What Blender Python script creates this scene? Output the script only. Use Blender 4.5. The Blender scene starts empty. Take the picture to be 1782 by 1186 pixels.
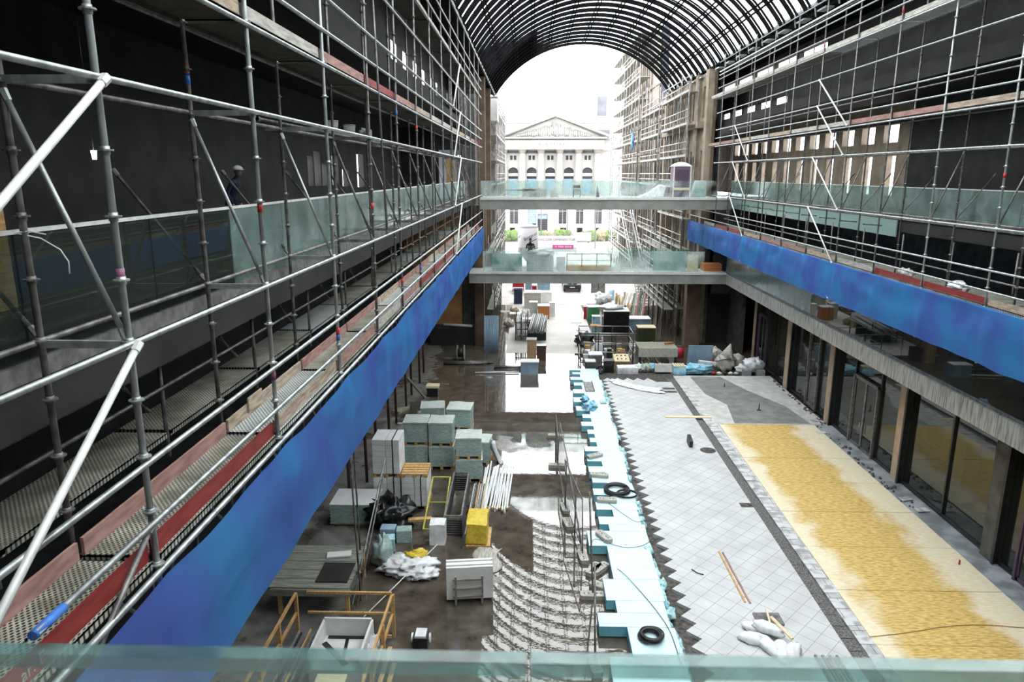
import bpy, math, random
from mathutils import Vector, Matrix, noise
sc = bpy.context.scene
C = sc.collection
R = math.radians
# ---------------------------------------------------------------- camera, sky, exposure
CAM_Z = 12.0
cd = bpy.data.cameras.new('camera'); cam = bpy.data.objects.new('camera', cd); C.objects.link(cam)
cam.location = (0, 0, CAM_Z)
cam.rotation_euler = (R(90 - 13.207), 0, R(1.529))
cd.sensor_width = 36; cd.lens = 1240 * 36 / 1782
cd.clip_start = .05; cd.clip_end = 600
cd.dof.use_dof = True; cd.dof.focus_distance = 16; cd.dof.aperture_fstop = 4.0
sc.camera = cam
w = bpy.data.worlds.new('overcast'); sc.world = w; w.use_nodes = True
nt = w.node_tree; bg = nt.nodes['Background']
tc = nt.nodes.new('ShaderNodeTexCoord'); sp = nt.nodes.new('ShaderNodeSeparateXYZ'); cr = nt.nodes.new('ShaderNodeValToRGB')
nt.links.new(tc.outputs['Generated'], sp.inputs[0]); nt.links.new(sp.outputs['Z'], cr.inputs[0]); nt.links.new(cr.outputs[0], bg.inputs[0])
cr.color_ramp.elements[0].position = 0; cr.color_ramp.elements[0].color = (.82, .85, .9, 1)
cr.color_ramp.elements[1].position = .5; cr.color_ramp.elements[1].color = (.97, .985, 1, 1)
bg.inputs[1].default_value = 1.0
sc.view_settings.view_transform = 'Standard'; sc.view_settings.look = 'None'
sc.view_settings.gamma = 1; sc.view_settings.use_curve_mapping = False
sc.view_settings.exposure = 2.8
random.seed(7)
rnd = random.uniform
# ---------------------------------------------------------------- materials
MATS = {}
def _n(t, k, **kw):
    n = t.nodes.new(k)
    for a, b in kw.items(): setattr(n, a, b)
    return n
def _ramp(t, src, p0, p1, c0, c1):
    r = _n(t, 'ShaderNodeValToRGB'); e = r.color_ramp.elements
    e[0].position = p0; e[1].position = p1; e[0].color = (*c0, 1); e[1].color = (*c1, 1)
    t.links.new(src, r.inputs[0]); return r
def mat(name, c1, c2=None, scale=4, rough=.6, metal=0, bump=0, stretch=(1, 1, 1), lo=.35, hi=.65, ior=1.45, detail=5):
    m = bpy.data.materials.new(name); m.use_nodes = True; t = m.node_tree; b = t.nodes['Principled BSDF']
    b.inputs['Roughness'].default_value = rough; b.inputs['Metallic'].default_value = metal; b.inputs['IOR'].default_value = ior
    if c2 is None: c2 = tuple(x * .72 for x in c1)
    co = _n(t, 'ShaderNodeTexCoord'); mp = _n(t, 'ShaderNodeMapping'); mp.inputs['Scale'].default_value = stretch
    no = _n(t, 'ShaderNodeTexNoise'); no.inputs['Scale'].default_value = scale; no.inputs['Detail'].default_value = detail
    t.links.new(co.outputs['Object'], mp.inputs[0]); t.links.new(mp.outputs[0], no.inputs[0])
    r = _ramp(t, no.outputs[0], lo, hi, c2, c1); t.links.new(r.outputs[0], b.inputs['Base Color'])
    if bump:
        bn = _n(t, 'ShaderNodeBump'); bn.inputs['Strength'].default_value = bump; bn.inputs['Distance'].default_value = .02
        t.links.new(no.outputs[0], bn.inputs['Height']); t.links.new(bn.outputs[0], b.inputs['Normal'])
    MATS[name] = m; return m
def glassmat(name, tint, trans, diff, ior=1.5, rough=.02, noise_s=0):
    """thin sheet: transparent + film of colour + mirror reflection"""
    m = bpy.data.materials.new(name); m.use_nodes = True; t = m.node_tree; t.nodes.clear(); L = t.links.new
    out = _n(t, 'ShaderNodeOutputMaterial'); tr = _n(t, 'ShaderNodeBsdfTransparent'); tr.inputs[0].default_value = (*tint, 1)
    df = _n(t, 'ShaderNodeBsdfDiffuse'); df.inputs[0].default_value = (*diff, 1)
    gl = _n(t, 'ShaderNodeBsdfGlossy'); gl.inputs['Roughness'].default_value = rough
    m1 = _n(t, 'ShaderNodeMixShader'); m1.inputs[0].default_value = 1 - trans; L(tr.outputs[0], m1.inputs[1]); L(df.outputs[0], m1.inputs[2])
    if noise_s:
        no = _n(t, 'ShaderNodeTexNoise'); no.inputs['Scale'].default_value = noise_s; no.inputs['Detail'].default_value = 4
        co = _n(t, 'ShaderNodeTexCoord'); L(co.outputs['Object'], no.inputs[0])
        mr = _n(t, 'ShaderNodeMapRange'); mr.inputs[1].default_value = .35; mr.inputs[2].default_value = .65
        mr.inputs[3].default_value = max(0, 1 - trans - .2); mr.inputs[4].default_value = min(1, 1 - trans + .2)
        L(no.outputs[0], mr.inputs[0]); L(mr.outputs[0], m1.inputs[0])
    fr = _n(t, 'ShaderNodeFresnel'); ge = _n(t, 'ShaderNodeNewGeometry'); io = _n(t, 'ShaderNodeMapRange')
    io.inputs[3].default_value = ior; io.inputs[4].default_value = 1 / ior   # same mirror strength from both sides of the pane
    L(ge.outputs['Backfacing'], io.inputs[0]); L(io.outputs[0], fr.inputs[0])
    m2 = _n(t, 'ShaderNodeMixShader'); L(fr.outputs[0], m2.inputs[0]); L(m1.outputs[0], m2.inputs[1]); L(gl.outputs[0], m2.inputs[2])
    L(m2.outputs[0], out.inputs[0]); MATS[name] = m; return m
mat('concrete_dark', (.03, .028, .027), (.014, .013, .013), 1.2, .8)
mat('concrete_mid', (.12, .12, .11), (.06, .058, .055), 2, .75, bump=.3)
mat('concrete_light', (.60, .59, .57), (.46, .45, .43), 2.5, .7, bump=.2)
mat('apron_wet', (.30, .30, .29), (.20, .20, .19), 2, .35)
mat('deck_shaded', (.075, .07, .06), (.04, .036, .03), 5, .9)  # deck boards darkened to paint the shade seen from below
mat('toilet_purple', (.20, .13, .18), (.15, .10, .14), 3, .5)
mat('fascia', (.42, .41, .37), (.14, .13, .11), 5, .75, stretch=(.3, 4, .35), lo=.3, hi=.6)
mat('stone', (.38, .31, .23), (.22, .17, .12), 1.5, .8, lo=.3, hi=.7)
mat('stone_brown', (.20, .13, .09), (.11, .075, .055), 1.2, .8)
mat('ochre_wall', (.72, .36, .14), (.36, .19, .09), .8, .85)
mat('pillar_stone', (.46, .34, .24), (.36, .26, .18), 2, .65)
mat('palace_stone', (.38, .37, .35), (.31, .30, .28), .35, .85)
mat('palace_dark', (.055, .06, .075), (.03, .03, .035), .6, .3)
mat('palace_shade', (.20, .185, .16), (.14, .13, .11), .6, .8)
mat('roof_lead', (.16, .17, .19), (.11, .11, .13), .5, .6)
mat('galv', (.52, .55, .55), (.30, .32, .32), 9, .38, .55, bump=.1, stretch=(1, 1, .4))
mat('galv_old_dim', (.28, .27, .26), (.13, .12, .12), 7, .5, .5, bump=.15)  # duller steel; on the inner scaffold rows it paints their dimness
mat('alu', (.78, .8, .78), (.62, .63, .6), 8, .5, .2)
mat('steel_dark', (.045, .045, .05), (.025, .025, .028), 5, .45, .4)
mat('rib_steel', (.010, .010, .011), (.005, .005, .006), 3, .8, ior=1.08)
mat('beam_grey', (.30, .305, .28), (.22, .22, .2), 1.2, .55)
mat('tape_red', (.72, .05, .045), (.5, .03, .03), 9, .5)
mat('tape_blue', (.05, .2, .62), (.04, .13, .45), 9, .5)
mat('tape_purple', (.3, .12, .2), None, 9, .5)
mat('toe_wood', (.52, .42, .32), (.28, .21, .16), 6, .8, stretch=(4, .6, 4), bump=.2)
mat('toe_pink', (.42, .25, .21), (.26, .14, .12), 5, .75, stretch=(3, .6, 3), bump=.15)
mat('toe_red', (.30, .035, .03), (.2, .02, .02), 6, .6, stretch=(3, .7, 3))
mat('toe_grey', (.55, .53, .48), (.3, .28, .25), 6, .7, stretch=(4, .6, 4))
mat('timber', (.62, .40, .17), (.42, .24, .09), 6, .7, stretch=(4, .7, 4), bump=.15)
mat('timber_grey', (.30, .30, .25), (.16, .16, .13), 5, .8, stretch=(.5, 5, 5), bump=.3)
mat('timber_pale', (.80, .70, .47), (.66, .54, .33), 5, .7, stretch=(.6, 4, 4))
mat('white_board', (.80, .80, .79), (.68, .68, .67), 2, .6)
mat('white_plastic', (.85, .86, .87), (.62, .63, .65), 4, .5, bump=.5)
mat('foam_top_lit', (.66, .84, .90), (.60, .79, .86), 1.0, .55)  # foam brightened to paint the light on the board tops
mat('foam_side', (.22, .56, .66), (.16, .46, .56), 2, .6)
mat('foam_skirt', (.62, .80, .83), (.22, .52, .58), 9, .6, bump=.5)
mat('wrap_green', (.42, .53, .50), (.25, .36, .34), 6, .3, bump=.6, stretch=(1, 1, 3))
mat('wrap_top', (.55, .60, .56), (.42, .47, .44), 6, .4, bump=.3)
mat('brick_grey', (.30, .30, .30), (.20, .20, .21), 7, .8, stretch=(1, 1, 4), bump=.3)
mat('black_plastic', (.02, .02, .022), (.01, .01, .011), 6, .25, bump=.8)
mat('yellow', (.72, .55, .05), (.55, .38, .03), 8, .5, bump=.5)
mat('lime', (.50, .50, .09), (.34, .34, .06), 6, .5)
mat('red', (.5, .03, .04), (.36, .02, .03), 4, .5)
mat('blue', (.06, .30, .62), (.04, .2, .45), 4, .5)
mat('blue_pale', (.30, .42, .52), (.22, .31, .40), 2, .45)
mat('blue_film', (.10, .48, .70), (.55, .75, .82), 3, .4, bump=.8)
mat('green', (.06, .26, .10), (.04, .18, .07), 4, .6)
mat('olive', (.06, .08, .03), (.04, .05, .02), 4, .6)
mat('orange_brown', (.55, .20, .06), (.4, .13, .04), 6, .7, stretch=(1, 1, 3))
mat('purple_grey', (.10, .06, .10), (.07, .045, .075), 4, .5)
mat('bag_cloth', (.60, .58, .53), (.36, .34, .31), 6, .85, bump=.8)
mat('cardboard', (.42, .31, .19), (.3, .21, .12), 5, .8)
mat('gravel', (.22, .21, .20), (.05, .05, .05), 22, .9, bump=1, detail=2)
mat('soil', (.12, .11, .10), (.035, .03, .03), 7, .9, bump=1)
mat('kerb_stone', (.60, .60, .61), (.34, .34, .35), 2.2, .7, detail=1, lo=.42, hi=.52)
mat('slab_blue_grey', (.40, .42, .45), (.20, .21, .22), 1.3, .35, lo=.4, hi=.6)
mat('yard', (.62, .59, .56), (.46, .43, .40), .5, .6)
mat('foliage', (.16, .26, .07), (.05, .10, .02), 3, .8, bump=1)
mat('foliage_pale', (.34, .30, .18), (.16, .14, .08), 3, .8, bump=1)
mat('cloth_black', (.018, .018, .022), None, 8, .8)
mat('cloth_navy', (.03, .04, .08), None, 8, .8)
mat('skin', (.5, .32, .24), None, 8, .5)
mat('rubber', (.03, .03, .032), (.018, .018, .02), 12, .5)
mat('banner_white', (.42, .42, .43), (.40, .40, .41), 1, .6)
mat('banner_pink', (.35, .03, .17), (.31, .02, .14), 1, .6)
mat('letter_grey', (.16, .17, .19), None, 1, .7)
mat('letter_blue', (.02, .04, .14), None, 1, .6)
mat('car_paint', (.55, .55, .56), (.5, .5, .51), 1, .25)
mat('rust_red', (.11, .045, .03), (.06, .03, .02), 5, .7)
mat('moss_board', (.34, .34, .26), (.20, .21, .15), 6, .8, stretch=(4, .8, 4), bump=.3)
glassmat('pane', (.86, .94, .92), .93, (.5, .6, .58))
glassmat('roof_pane', (.93, .97, .96), .97, (.5, .6, .58), 1.12)
glassmat('pane_dark', (.55, .62, .58), .55, (.03, .035, .03), 1.75, .01)
glassmat('pane_shade', (.6, .68, .64), .72, (.06, .07, .06), 1.32, .02)
glassmat('pane_film', (.70, .84, .80), .60, (.27, .37, .35), 1.45, .15, noise_s=1.5)
glassmat('pane_haze', (.93, .97, .96), .84, (.78, .84, .84), 1.45, .1, noise_s=1.0)
glassmat('pane_teal', (.7, .88, .85), .35, (.36, .52, .48), 1.4, .3)
glassmat('sheet_clear', (.9, .93, .93), .45, (.75, .78, .78), 1.4, .2, noise_s=3)
glassmat('glass_edge', (.5, .68, .66), .68, (.16, .26, .26), 1.75, .12, noise_s=9)
# wet concrete floor, puddles mirror the open sky
def floor_mat():
    m = bpy.data.materials.new('wet_floor'); m.use_nodes = True; t = m.node_tree; b = t.nodes['Principled BSDF']; L = t.links.new
    co = _n(t, 'ShaderNodeTexCoord')
    n1 = _n(t, 'ShaderNodeTexNoise'); n1.inputs['Scale'].default_value = .28; n1.inputs['Detail'].default_value = 9; n1.inputs['Roughness'].default_value = .62
    n2 = _n(t, 'ShaderNodeTexNoise'); n2.inputs['Scale'].default_value = 1.7; n2.inputs['Detail'].default_value = 8
    sx = _n(t, 'ShaderNodeSeparateXYZ')
    for n in (n1, n2): L(co.outputs['Object'], n.inputs[0])
    L(co.outputs['Object'], sx.inputs[0])
    # drier to the far left, wet in the middle lane
    mr = _n(t, 'ShaderNodeMapRange'); mr.inputs[1].default_value = -6.5; mr.inputs[2].default_value = -3.5; mr.inputs[3].default_value = -.1; mr.inputs[4].default_value = .12
    L(sx.outputs['X'], mr.inputs[0])
    ad = _n(t, 'ShaderNodeMath', operation='ADD'); L(n1.outputs[0], ad.inputs[0]); L(mr.outputs[0], ad.inputs[1])
    wet = _n(t, 'ShaderNodeMapRange'); wet.inputs[1].default_value = .43; wet.inputs[2].default_value = .50; L(ad.outputs[0], wet.inputs[0])
    dry = _ramp(t, n2.outputs[0], .35, .65, (.10, .095, .085), (.24, .23, .215))
    wc = _ramp(t, n2.outputs[0], .3, .7, (.045, .035, .027), (.12, .10, .08))
    mx = _n(t, 'ShaderNodeMix', data_type='RGBA'); L(wet.outputs[0], mx.inputs[0]); L(dry.outputs[0], mx.inputs[6]); L(wc.outputs[0], mx.inputs[7]); L(mx.outputs[2], b.inputs['Base Color'])
    rr = _n(t, 'ShaderNodeMapRange'); rr.inputs[3].default_value = .42; rr.inputs[4].default_value = .015; L(wet.outputs[0], rr.inputs[0]); L(rr.outputs[0], b.inputs['Roughness'])
    b.inputs['IOR'].default_value = 1.7
    n3 = _n(t, 'ShaderNodeTexNoise'); n3.inputs['Scale'].default_value = 7; L(co.outputs['Object'], n3.inputs[0])
    bp = _n(t, 'ShaderNodeBump'); bp.inputs['Distance'].default_value = .01; bp.inputs['Strength'].default_value = .035; L(n3.outputs[0], bp.inputs['Height']); L(bp.outputs[0], b.inputs['Normal'])
    MATS['wet_floor'] = m
floor_mat()
def grid_mat(name, base, base2, line, fu, fv, width, mode='diamond', rough=.55, dirt=1.2):
    """paving joints / deck perforation from object coordinates"""
    m = bpy.data.materials.new(name); m.use_nodes = True; t = m.node_tree; b = t.nodes['Principled BSDF']; L = t.links.new
    b.inputs['Roughness'].default_value = rough
    co = _n(t, 'ShaderNodeTexCoord'); s = _n(t, 'ShaderNodeSeparateXYZ'); L(co.outputs['Object'], s.inputs[0])
    def M(op, a, bb=None, v=None):
        n = _n(t, 'ShaderNodeMath', operation=op)
        L(a, n.inputs[0])
        if bb is not None: L(bb, n.inputs[1])
        if v is not None: n.inputs[1].default_value = v
        return n.outputs[0]
    x = M('DIVIDE', s.outputs['X'], v=fu); y = M('DIVIDE', s.outputs['Y'], v=fv)
    if mode == 'diamond': u, v = M('ADD', x, y), M('SUBTRACT', x, y)
    else: u, v = x, y
    if mode == 'stagger':
        row = M('FLOOR', y); h = M('MULTIPLY', row, v=.5); u = M('ADD', x, h)
    if mode == 'holes':
        a = M('SINE', M('MULTIPLY', x, v=6.2832)); bb = M('SINE', M('MULTIPLY', y, v=6.2832)); k = M('GREATER_THAN', M('MULTIPLY', a, bb), v=width)
    else:
        k = M('MAXIMUM', M('LESS_THAN', M('FRACT', u), v=width), M('LESS_THAN', M('FRACT', v), v=width))
    no = _n(t, 'ShaderNodeTexNoise'); no.inputs['Scale'].default_value = dirt; no.inputs['Detail'].default_value = 6; L(co.outputs['Object'], no.inputs[0])
    r = _ramp(t, no.outputs[0], .35, .65, base2, base)
    mx = _n(t, 'ShaderNodeMix', data_type='RGBA'); L(k, mx.inputs[0]); L(r.outputs[0], mx.inputs[6]); mx.inputs[7].default_value = (*line, 1)
    L(mx.outputs[2], b.inputs['Base Color']); MATS[name] = m
grid_mat('pavers', (.60, .60, .60), (.50, .50, .51), (.27, .27, .28), .62, .66, .035)
grid_mat('kerb_pavers', (.62, .62, .62), (.36, .36, .37), (.12, .12, .12), .34, .5, .05, 'stagger', dirt=3)
grid_mat('deck_holes', (.50, .49, .42), (.22, .22, .17), (.03, .03, .025), .05, .062, .12, 'holes', .5, 3)
grid_mat('deck_holes_new', (.62, .66, .64), (.46, .5, .48), (.04, .045, .045), .05, .08, .15, 'holes', .4, 3)
grid_mat('rustication', (.33, .31, .28), (.27, .25, .22), (.12, .11, .09), 1.7, 1e6, .0, 'grid', .8, .6)
def osb_mat():
    m = bpy.data.materials.new('osb'); m.use_nodes = True; t = m.node_tree; b = t.nodes['Principled BSDF']; L = t.links.new
    b.inputs['Roughness'].default_value = .55
    co = _n(t, 'ShaderNodeTexCoord'); s = _n(t, 'ShaderNodeSeparateXYZ'); L(co.outputs['Object'], s.inputs[0])
    fine = _n(t, 'ShaderNodeTexNoise'); fine.inputs['Scale'].default_value = 14; fine.inputs['Detail'].default_value = 3
    mp = _n(t, 'ShaderNodeMapping'); mp.inputs['Scale'].default_value = (.35, 1.3, 1); L(co.outputs['Object'], mp.inputs[0]); L(mp.outputs[0], fine.inputs[0])
    big = _n(t, 'ShaderNodeTexNoise'); big.inputs['Scale'].default_value = .9; big.inputs['Detail'].default_value = 6; L(co.outputs['Object'], big.inputs[0])
    # rain soaked middle lane: |x - 11.4| < 1.4, ragged edge
    def M(op, a, v=None, bb=None):
        n = _n(t, 'ShaderNodeMath', operation=op); L(a, n.inputs[0])
        if v is not None: n.inputs[1].default_value = v
        if bb is not None: L(bb, n.inputs[1])
        return n.outputs[0]
    a = M('ABSOLUTE', M('SUBTRACT', s.outputs['X'], 11.15))
    e = M('ADD', a, bb=M('MULTIPLY', M('SUBTRACT', big.outputs[0], .5), 2.0))
    wet = _n(t, 'ShaderNodeMapRange'); wet.inputs[1].default_value = 1.75; wet.inputs[2].default_value = 1.15; L(e, wet.inputs[0])
    dry = _ramp(t, fine.outputs[0], .35, .7, (.74, .63, .43), (.84, .76, .58))
    wc = _ramp(t, fine.outputs[0], .32, .62, (.42, .25, .06), (.72, .52, .18))
    mx = _n(t, 'ShaderNodeMix', data_type='RGBA'); L(wet.outputs[0], mx.inputs[0]); L(dry.outputs[0], mx.inputs[6]); L(wc.outputs[0], mx.inputs[7]); L(mx.outputs[2], b.inputs['Base Color'])
    MATS['osb'] = m
osb_mat()
def net_mat():
    m = bpy.data.materials.new('blue_net'); m.use_nodes = True; t = m.node_tree; t.nodes.clear(); L = t.links.new
    out = _n(t, 'ShaderNodeOutputMaterial'); co = _n(t, 'ShaderNodeTexCoord')
    no = _n(t, 'ShaderNodeTexNoise'); no.inputs['Scale'].default_value = .7; no.inputs['Detail'].default_value = 3; L(co.outputs['Object'], no.inputs[0])
    r = _ramp(t, no.outputs[0], .35, .65, (.10, .18, .66), (.07, .34, .78))
    df = _n(t, 'ShaderNodeBsdfDiffuse'); tl = _n(t, 'ShaderNodeBsdfTranslucent'); tr = _n(t, 'ShaderNodeBsdfTransparent'); tr.inputs[0].default_value = (.25, .5, 1, 1)
    gl = _n(t, 'ShaderNodeBsdfGlossy'); gl.inputs['Roughness'].default_value = .35; gl.inputs[0].default_value = (.5, .6, 1, 1)
    L(r.outputs[0], df.inputs[0]); L(r.outputs[0], tl.inputs[0])
    a = _n(t, 'ShaderNodeMixShader'); a.inputs[0].default_value = .38; L(df.outputs[0], a.inputs[1]); L(tl.outputs[0], a.inputs[2])
    b = _n(t, 'ShaderNodeMixShader'); b.inputs[0].default_value = .27; L(a.outputs[0], b.inputs[1]); L(tr.outputs[0], b.inputs[2])
    c = _n(t, 'ShaderNodeMixShader'); c.inputs[0].default_value = .05; L(b.outputs[0], c.inputs[1]); L(gl.outputs[0], c.inputs[2])
    L(c.outputs[0], out.inputs[0]); MATS['blue_net'] = m
net_mat()
# ---------------------------------------------------------------- mesh helpers
class MB:
    """collects shapes; build() links them as ONE mesh object. MB(root) takes world coordinates, MB() local ones."""
    def __init__(s, root=None):
        s.v = []; s.f = []; s.sm = []; s.mi = []; s.m = 0; s.root = root
    def add(s, vs, fs, smooth=False):
        b = len(s.v); s.v += [tuple(p) for p in vs]
        for f in fs: s.f.append([b + i for i in f]); s.sm.append(smooth); s.mi.append(s.m)
        return s
    def box(s, x0, x1, y0, y1, z0, z1, rz=0, c=None, rx=0, ry=0):
        vs = [Vector((x, y, z)) for x in (x0, x1) for y in (y0, y1) for z in (z0, z1)]
        if rz or rx or ry:
            o = Vector(c) if c else Vector(((x0 + x1) / 2, (y0 + y1) / 2, (z0 + z1) / 2))
            q = Matrix.Rotation(rz, 3, 'Z') @ Matrix.Rotation(ry, 3, 'Y') @ Matrix.Rotation(rx, 3, 'X')
            vs = [q @ (p - o) + o for p in vs]
        return s.add(vs, [(0, 1, 3, 2), (4, 6, 7, 5), (0, 4, 5, 1), (2, 3, 7, 6), (0, 2, 6, 4), (1, 5, 7, 3)])
    def ring(s, p0, p1, r0, r1, n=8, cap=True, smooth=True):
        p0, p1 = Vector(p0), Vector(p1); d = p1 - p0
        if d.length < 1e-6: return s
        q = d.to_track_quat('Z', 'Y'); b = []
        for p, r in ((p0, r0), (p1, r1)):
            for i in range(n): b.append(p + q @ Vector((r * math.cos(2 * math.pi * i / n), r * math.sin(2 * math.pi * i / n), 0)))
        s.add(b, [(i, (i + 1) % n, n + (i + 1) % n, n + i) for i in range(n)], smooth)
        if cap:
            k = len(s.v) - 2 * n
            s.f += [[k + i for i in reversed(range(n))], [k + n + i for i in range(n)]]; s.sm += [False] * 2; s.mi += [s.m] * 2
        return s
    def tube(s, p0, p1, r=.026, n=8): return s.ring(p0, p1, r, r, n)
    def path(s, pts, r=.01, n=6):
        pts = [Vector(p) for p in pts]; N = len(pts); vs = []
        for i, p in enumerate(pts):
            d = (pts[min(i + 1, N - 1)] - pts[max(i - 1, 0)]).normalized(); q = d.to_track_quat('Z', 'Y')
            vs += [p + q @ Vector((r * math.cos(2 * math.pi * k / n), r * math.sin(2 * math.pi * k / n), 0)) for k in range(n)]
        fs = [(i * n + k, i * n + (k + 1) % n, (i + 1) * n + (k + 1) % n, (i + 1) * n + k) for i in range(N - 1) for k in range(n)]
        return s.add(vs, fs, True)
    def beam(s, p0, p1, wd, h):
        p0, p1 = Vector(p0), Vector(p1); d = (p1 - p0).normalized()
        up = Vector((0, 0, 1)) if abs(d.z) < .95 else Vector((0, 1, 0))
        a = d.cross(up).normalized(); u = a.cross(d)
        vs = [p + a * (i * wd / 2) + u * (j * h / 2) for p in (p0, p1) for i, j in ((-1, -1), (1, -1), (1, 1), (-1, 1))]
        return s.add(vs, [(3, 2, 1, 0), (4, 5, 6, 7), (0, 1, 5, 4), (1, 2, 6, 5), (2, 3, 7, 6), (3, 0, 4, 7)])
    def prism(s, poly, z0, z1):
        n = len(poly); vs = [(x, y, z0) for x, y in poly] + [(x, y, z1) for x, y in poly]
        return s.add(vs, [list(range(n))[::-1], list(range(n, 2 * n))] + [(i, (i + 1) % n, n + (i + 1) % n, n + i) for i in range(n)])
    def prism_y(s, poly, y0, y1):
        n = len(poly); vs = [(x, y0, z) for x, z in poly] + [(x, y1, z) for x, z in poly]
        return s.add(vs, [list(range(n)), list(range(n, 2 * n))[::-1]] + [((i + 1) % n, i, n + i, n + (i + 1) % n) for i in range(n)])
    def blob(s, c, r, amp=.18, fr=2.2, seed=0, nu=18, nv=12, flat=0):
        """rumpled closed body (bags, heaps, wrapped bundles)"""
        vs = []; cx, cy, cz = c
        for j in range(nv + 1):
            th = math.pi * j / nv
            for i in range(nu):
                ph = 2 * math.pi * i / nu; d = Vector((math.sin(th) * math.cos(ph), math.sin(th) * math.sin(ph), math.cos(th)))
                k = 1 + amp * noise.noise(d * fr + Vector((seed * 3.1, seed, 0))) * 2 + amp * .6 * noise.noise(d * fr * 2.7 + Vector((0, seed * 2.3, 5)))
                z = d.z * r[2] * k
                if flat: z = max(z, -r[2] * flat)
                vs.append((cx + d.x * r[0] * k, cy + d.y * r[1] * k, cz + z))
        fs = [(j * nu + i, (j + 1) * nu + i, (j + 1) * nu + (i + 1) % nu, j * nu + (i + 1) % nu) for j in range(nv) for i in range(nu)]
        return s.add(vs, fs, True)
    def rbox(s, x0, x1, y0, y1, z0, z1, amp=.03, seed=0, n=6):
        """box with uneven, slightly bulging faces (wrapped loads)"""
        cx, cy, cz = (x0 + x1) / 2, (y0 + y1) / 2, (z0 + z1) / 2; hx, hy, hz = (x1 - x0) / 2, (y1 - y0) / 2, (z1 - z0) / 2
        for ax in range(3):
            for sg in (-1, 1):
                vs = []
                for a in range(n + 1):
                    for b in range(n + 1):
                        u, v = 2 * a / n - 1, 2 * b / n - 1; p = [0, 0, 0]; p[ax] = sg; p[(ax + 1) % 3] = u; p[(ax + 2) % 3] = v
                        P = Vector((cx + p[0] * hx, cy + p[1] * hy, cz + p[2] * hz)); q = noise.noise_vector(P * 2.3 + Vector((seed, seed, 0))) * amp
                        if p[2] <= -1: q.z = 0
                        vs.append(P + q)
                fs = [(a * (n + 1) + b, (a + 1) * (n + 1) + b, (a + 1) * (n + 1) + b + 1, a * (n + 1) + b + 1) for a in range(n) for b in range(n)]
                s.add(vs, fs if sg > 0 else [f[::-1] for f in fs])
        return s
    def sheet(s, fn, nu, nv, smooth=True):
        vs = [fn(i / nu, j / nv) for j in range(nv + 1) for i in range(nu + 1)]
        return s.add(vs, [(j * (nu + 1) + i, j * (nu + 1) + i + 1, (j + 1) * (nu + 1) + i + 1, (j + 1) * (nu + 1) + i) for j in range(nv) for i in range(nu)], smooth)
    def build(s, name, material, parent=None, label=None, bevel=0, solid=0):
        me = bpy.data.meshes.new(name)
        vs = s.v
        if s.root is not None:
            o = s.root.location; vs = [(a - o.x, b - o.y, c - o.z) for a, b, c in vs]
        me.from_pydata(vs, [], s.f)
        for p, sm, mi in zip(me.polygons, s.sm, s.mi): p.use_smooth = sm; p.material_index = mi
        for mm in (material if isinstance(material, (list, tuple)) else [material]): me.materials.append(MATS[mm])
        me.update(); ob = bpy.data.objects.new(name, me); C.objects.link(ob)
        if parent is not None: ob.parent = parent
        if label: ob['label'] = label
        if bevel: md = ob.modifiers.new('bevel', 'BEVEL'); md.width = bevel; md.segments = 2; md.limit_method = 'ANGLE'
        if solid: md = ob.modifiers.new('solid', 'SOLIDIFY'); md.thickness = solid; md.offset = 0
        return ob
def tag(o, label, cat, group=None, kind=None):
    o['label'] = label; o['category'] = cat
    if group: o['group'] = group
    if kind: o['kind'] = kind
    return o
def thing(name, label, cat, loc=(0, 0, 0), rz=0, group=None):
    o = bpy.data.objects.new(name, None); C.objects.link(o); o.location = loc; o.rotation_euler = (0, 0, rz); o.empty_display_size = .2
    return tag(o, label, cat, group)
def struct(name, mb, m, **k):
    o = mb.build(name, m, **k); o['kind'] = 'structure'; return o
def dup(o, parent=None, **kw):
    c = o.copy(); C.objects.link(c); c.parent = parent
    for ch in list(o.children): dup(ch, c)
    for k, v in kw.items(): setattr(c, k, v)
    return c
def copy_of(o, label, loc, rz=0, scale=None):
    c = dup(o); c.location = loc; c.rotation_euler = (0, 0, rz); c['label'] = label
    if scale: c.scale = scale
    return c
ORD = ['first', 'second', 'third', 'fourth', 'fifth', 'sixth', 'seventh', 'eighth', 'ninth', 'tenth', 'eleventh', 'twelfth', 'thirteenth', 'fourteenth', 'fifteenth', 'sixteenth', 'seventeenth', 'eighteenth', 'nineteenth', 'twentieth', 'twenty-first', 'twenty-second', 'twenty-third', 'twenty-fourth']
def one(name, mb, m, label, cat, group=None, kind=None, **k): return tag(mb.build(name, m, **k), label, cat, group, kind)
def text_part(name, body, size, loc, rot, m, parent, extrude=.01, align='CENTER', space=1.0):
    cu = bpy.data.curves.new(name, 'FONT'); cu.body = body; cu.size = size; cu.extrude = extrude; cu.align_x = align; cu.align_y = 'CENTER'
    o = bpy.data.objects.new(name, cu); C.objects.link(o); o.parent = parent; o.location = loc; o.rotation_euler = rot
    cu.space_character = space
    me = bpy.data.meshes.new_from_object(o); bpy.data.objects.remove(o); me.materials.clear(); me.materials.append(MATS[m])
    o = bpy.data.objects.new(name, me); C.objects.link(o); o.parent = parent; o.location = loc; o.rotation_euler = rot
    return o
# ---------------------------------------------------------------- the ground
Y0, Y1 = -6, 66
struct('floor', MB().box(-9.4, 19.2, Y0, 66, -.4, 0), 'wet_floor')
struct('yard_ground', MB().box(-70, 80, 66.01, 190, -.4, -.02), 'yard')
struct('lane_paving', MB().box(-1.7, 4.7, 47.5, 66.01, 0, .01), 'yard')
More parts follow.
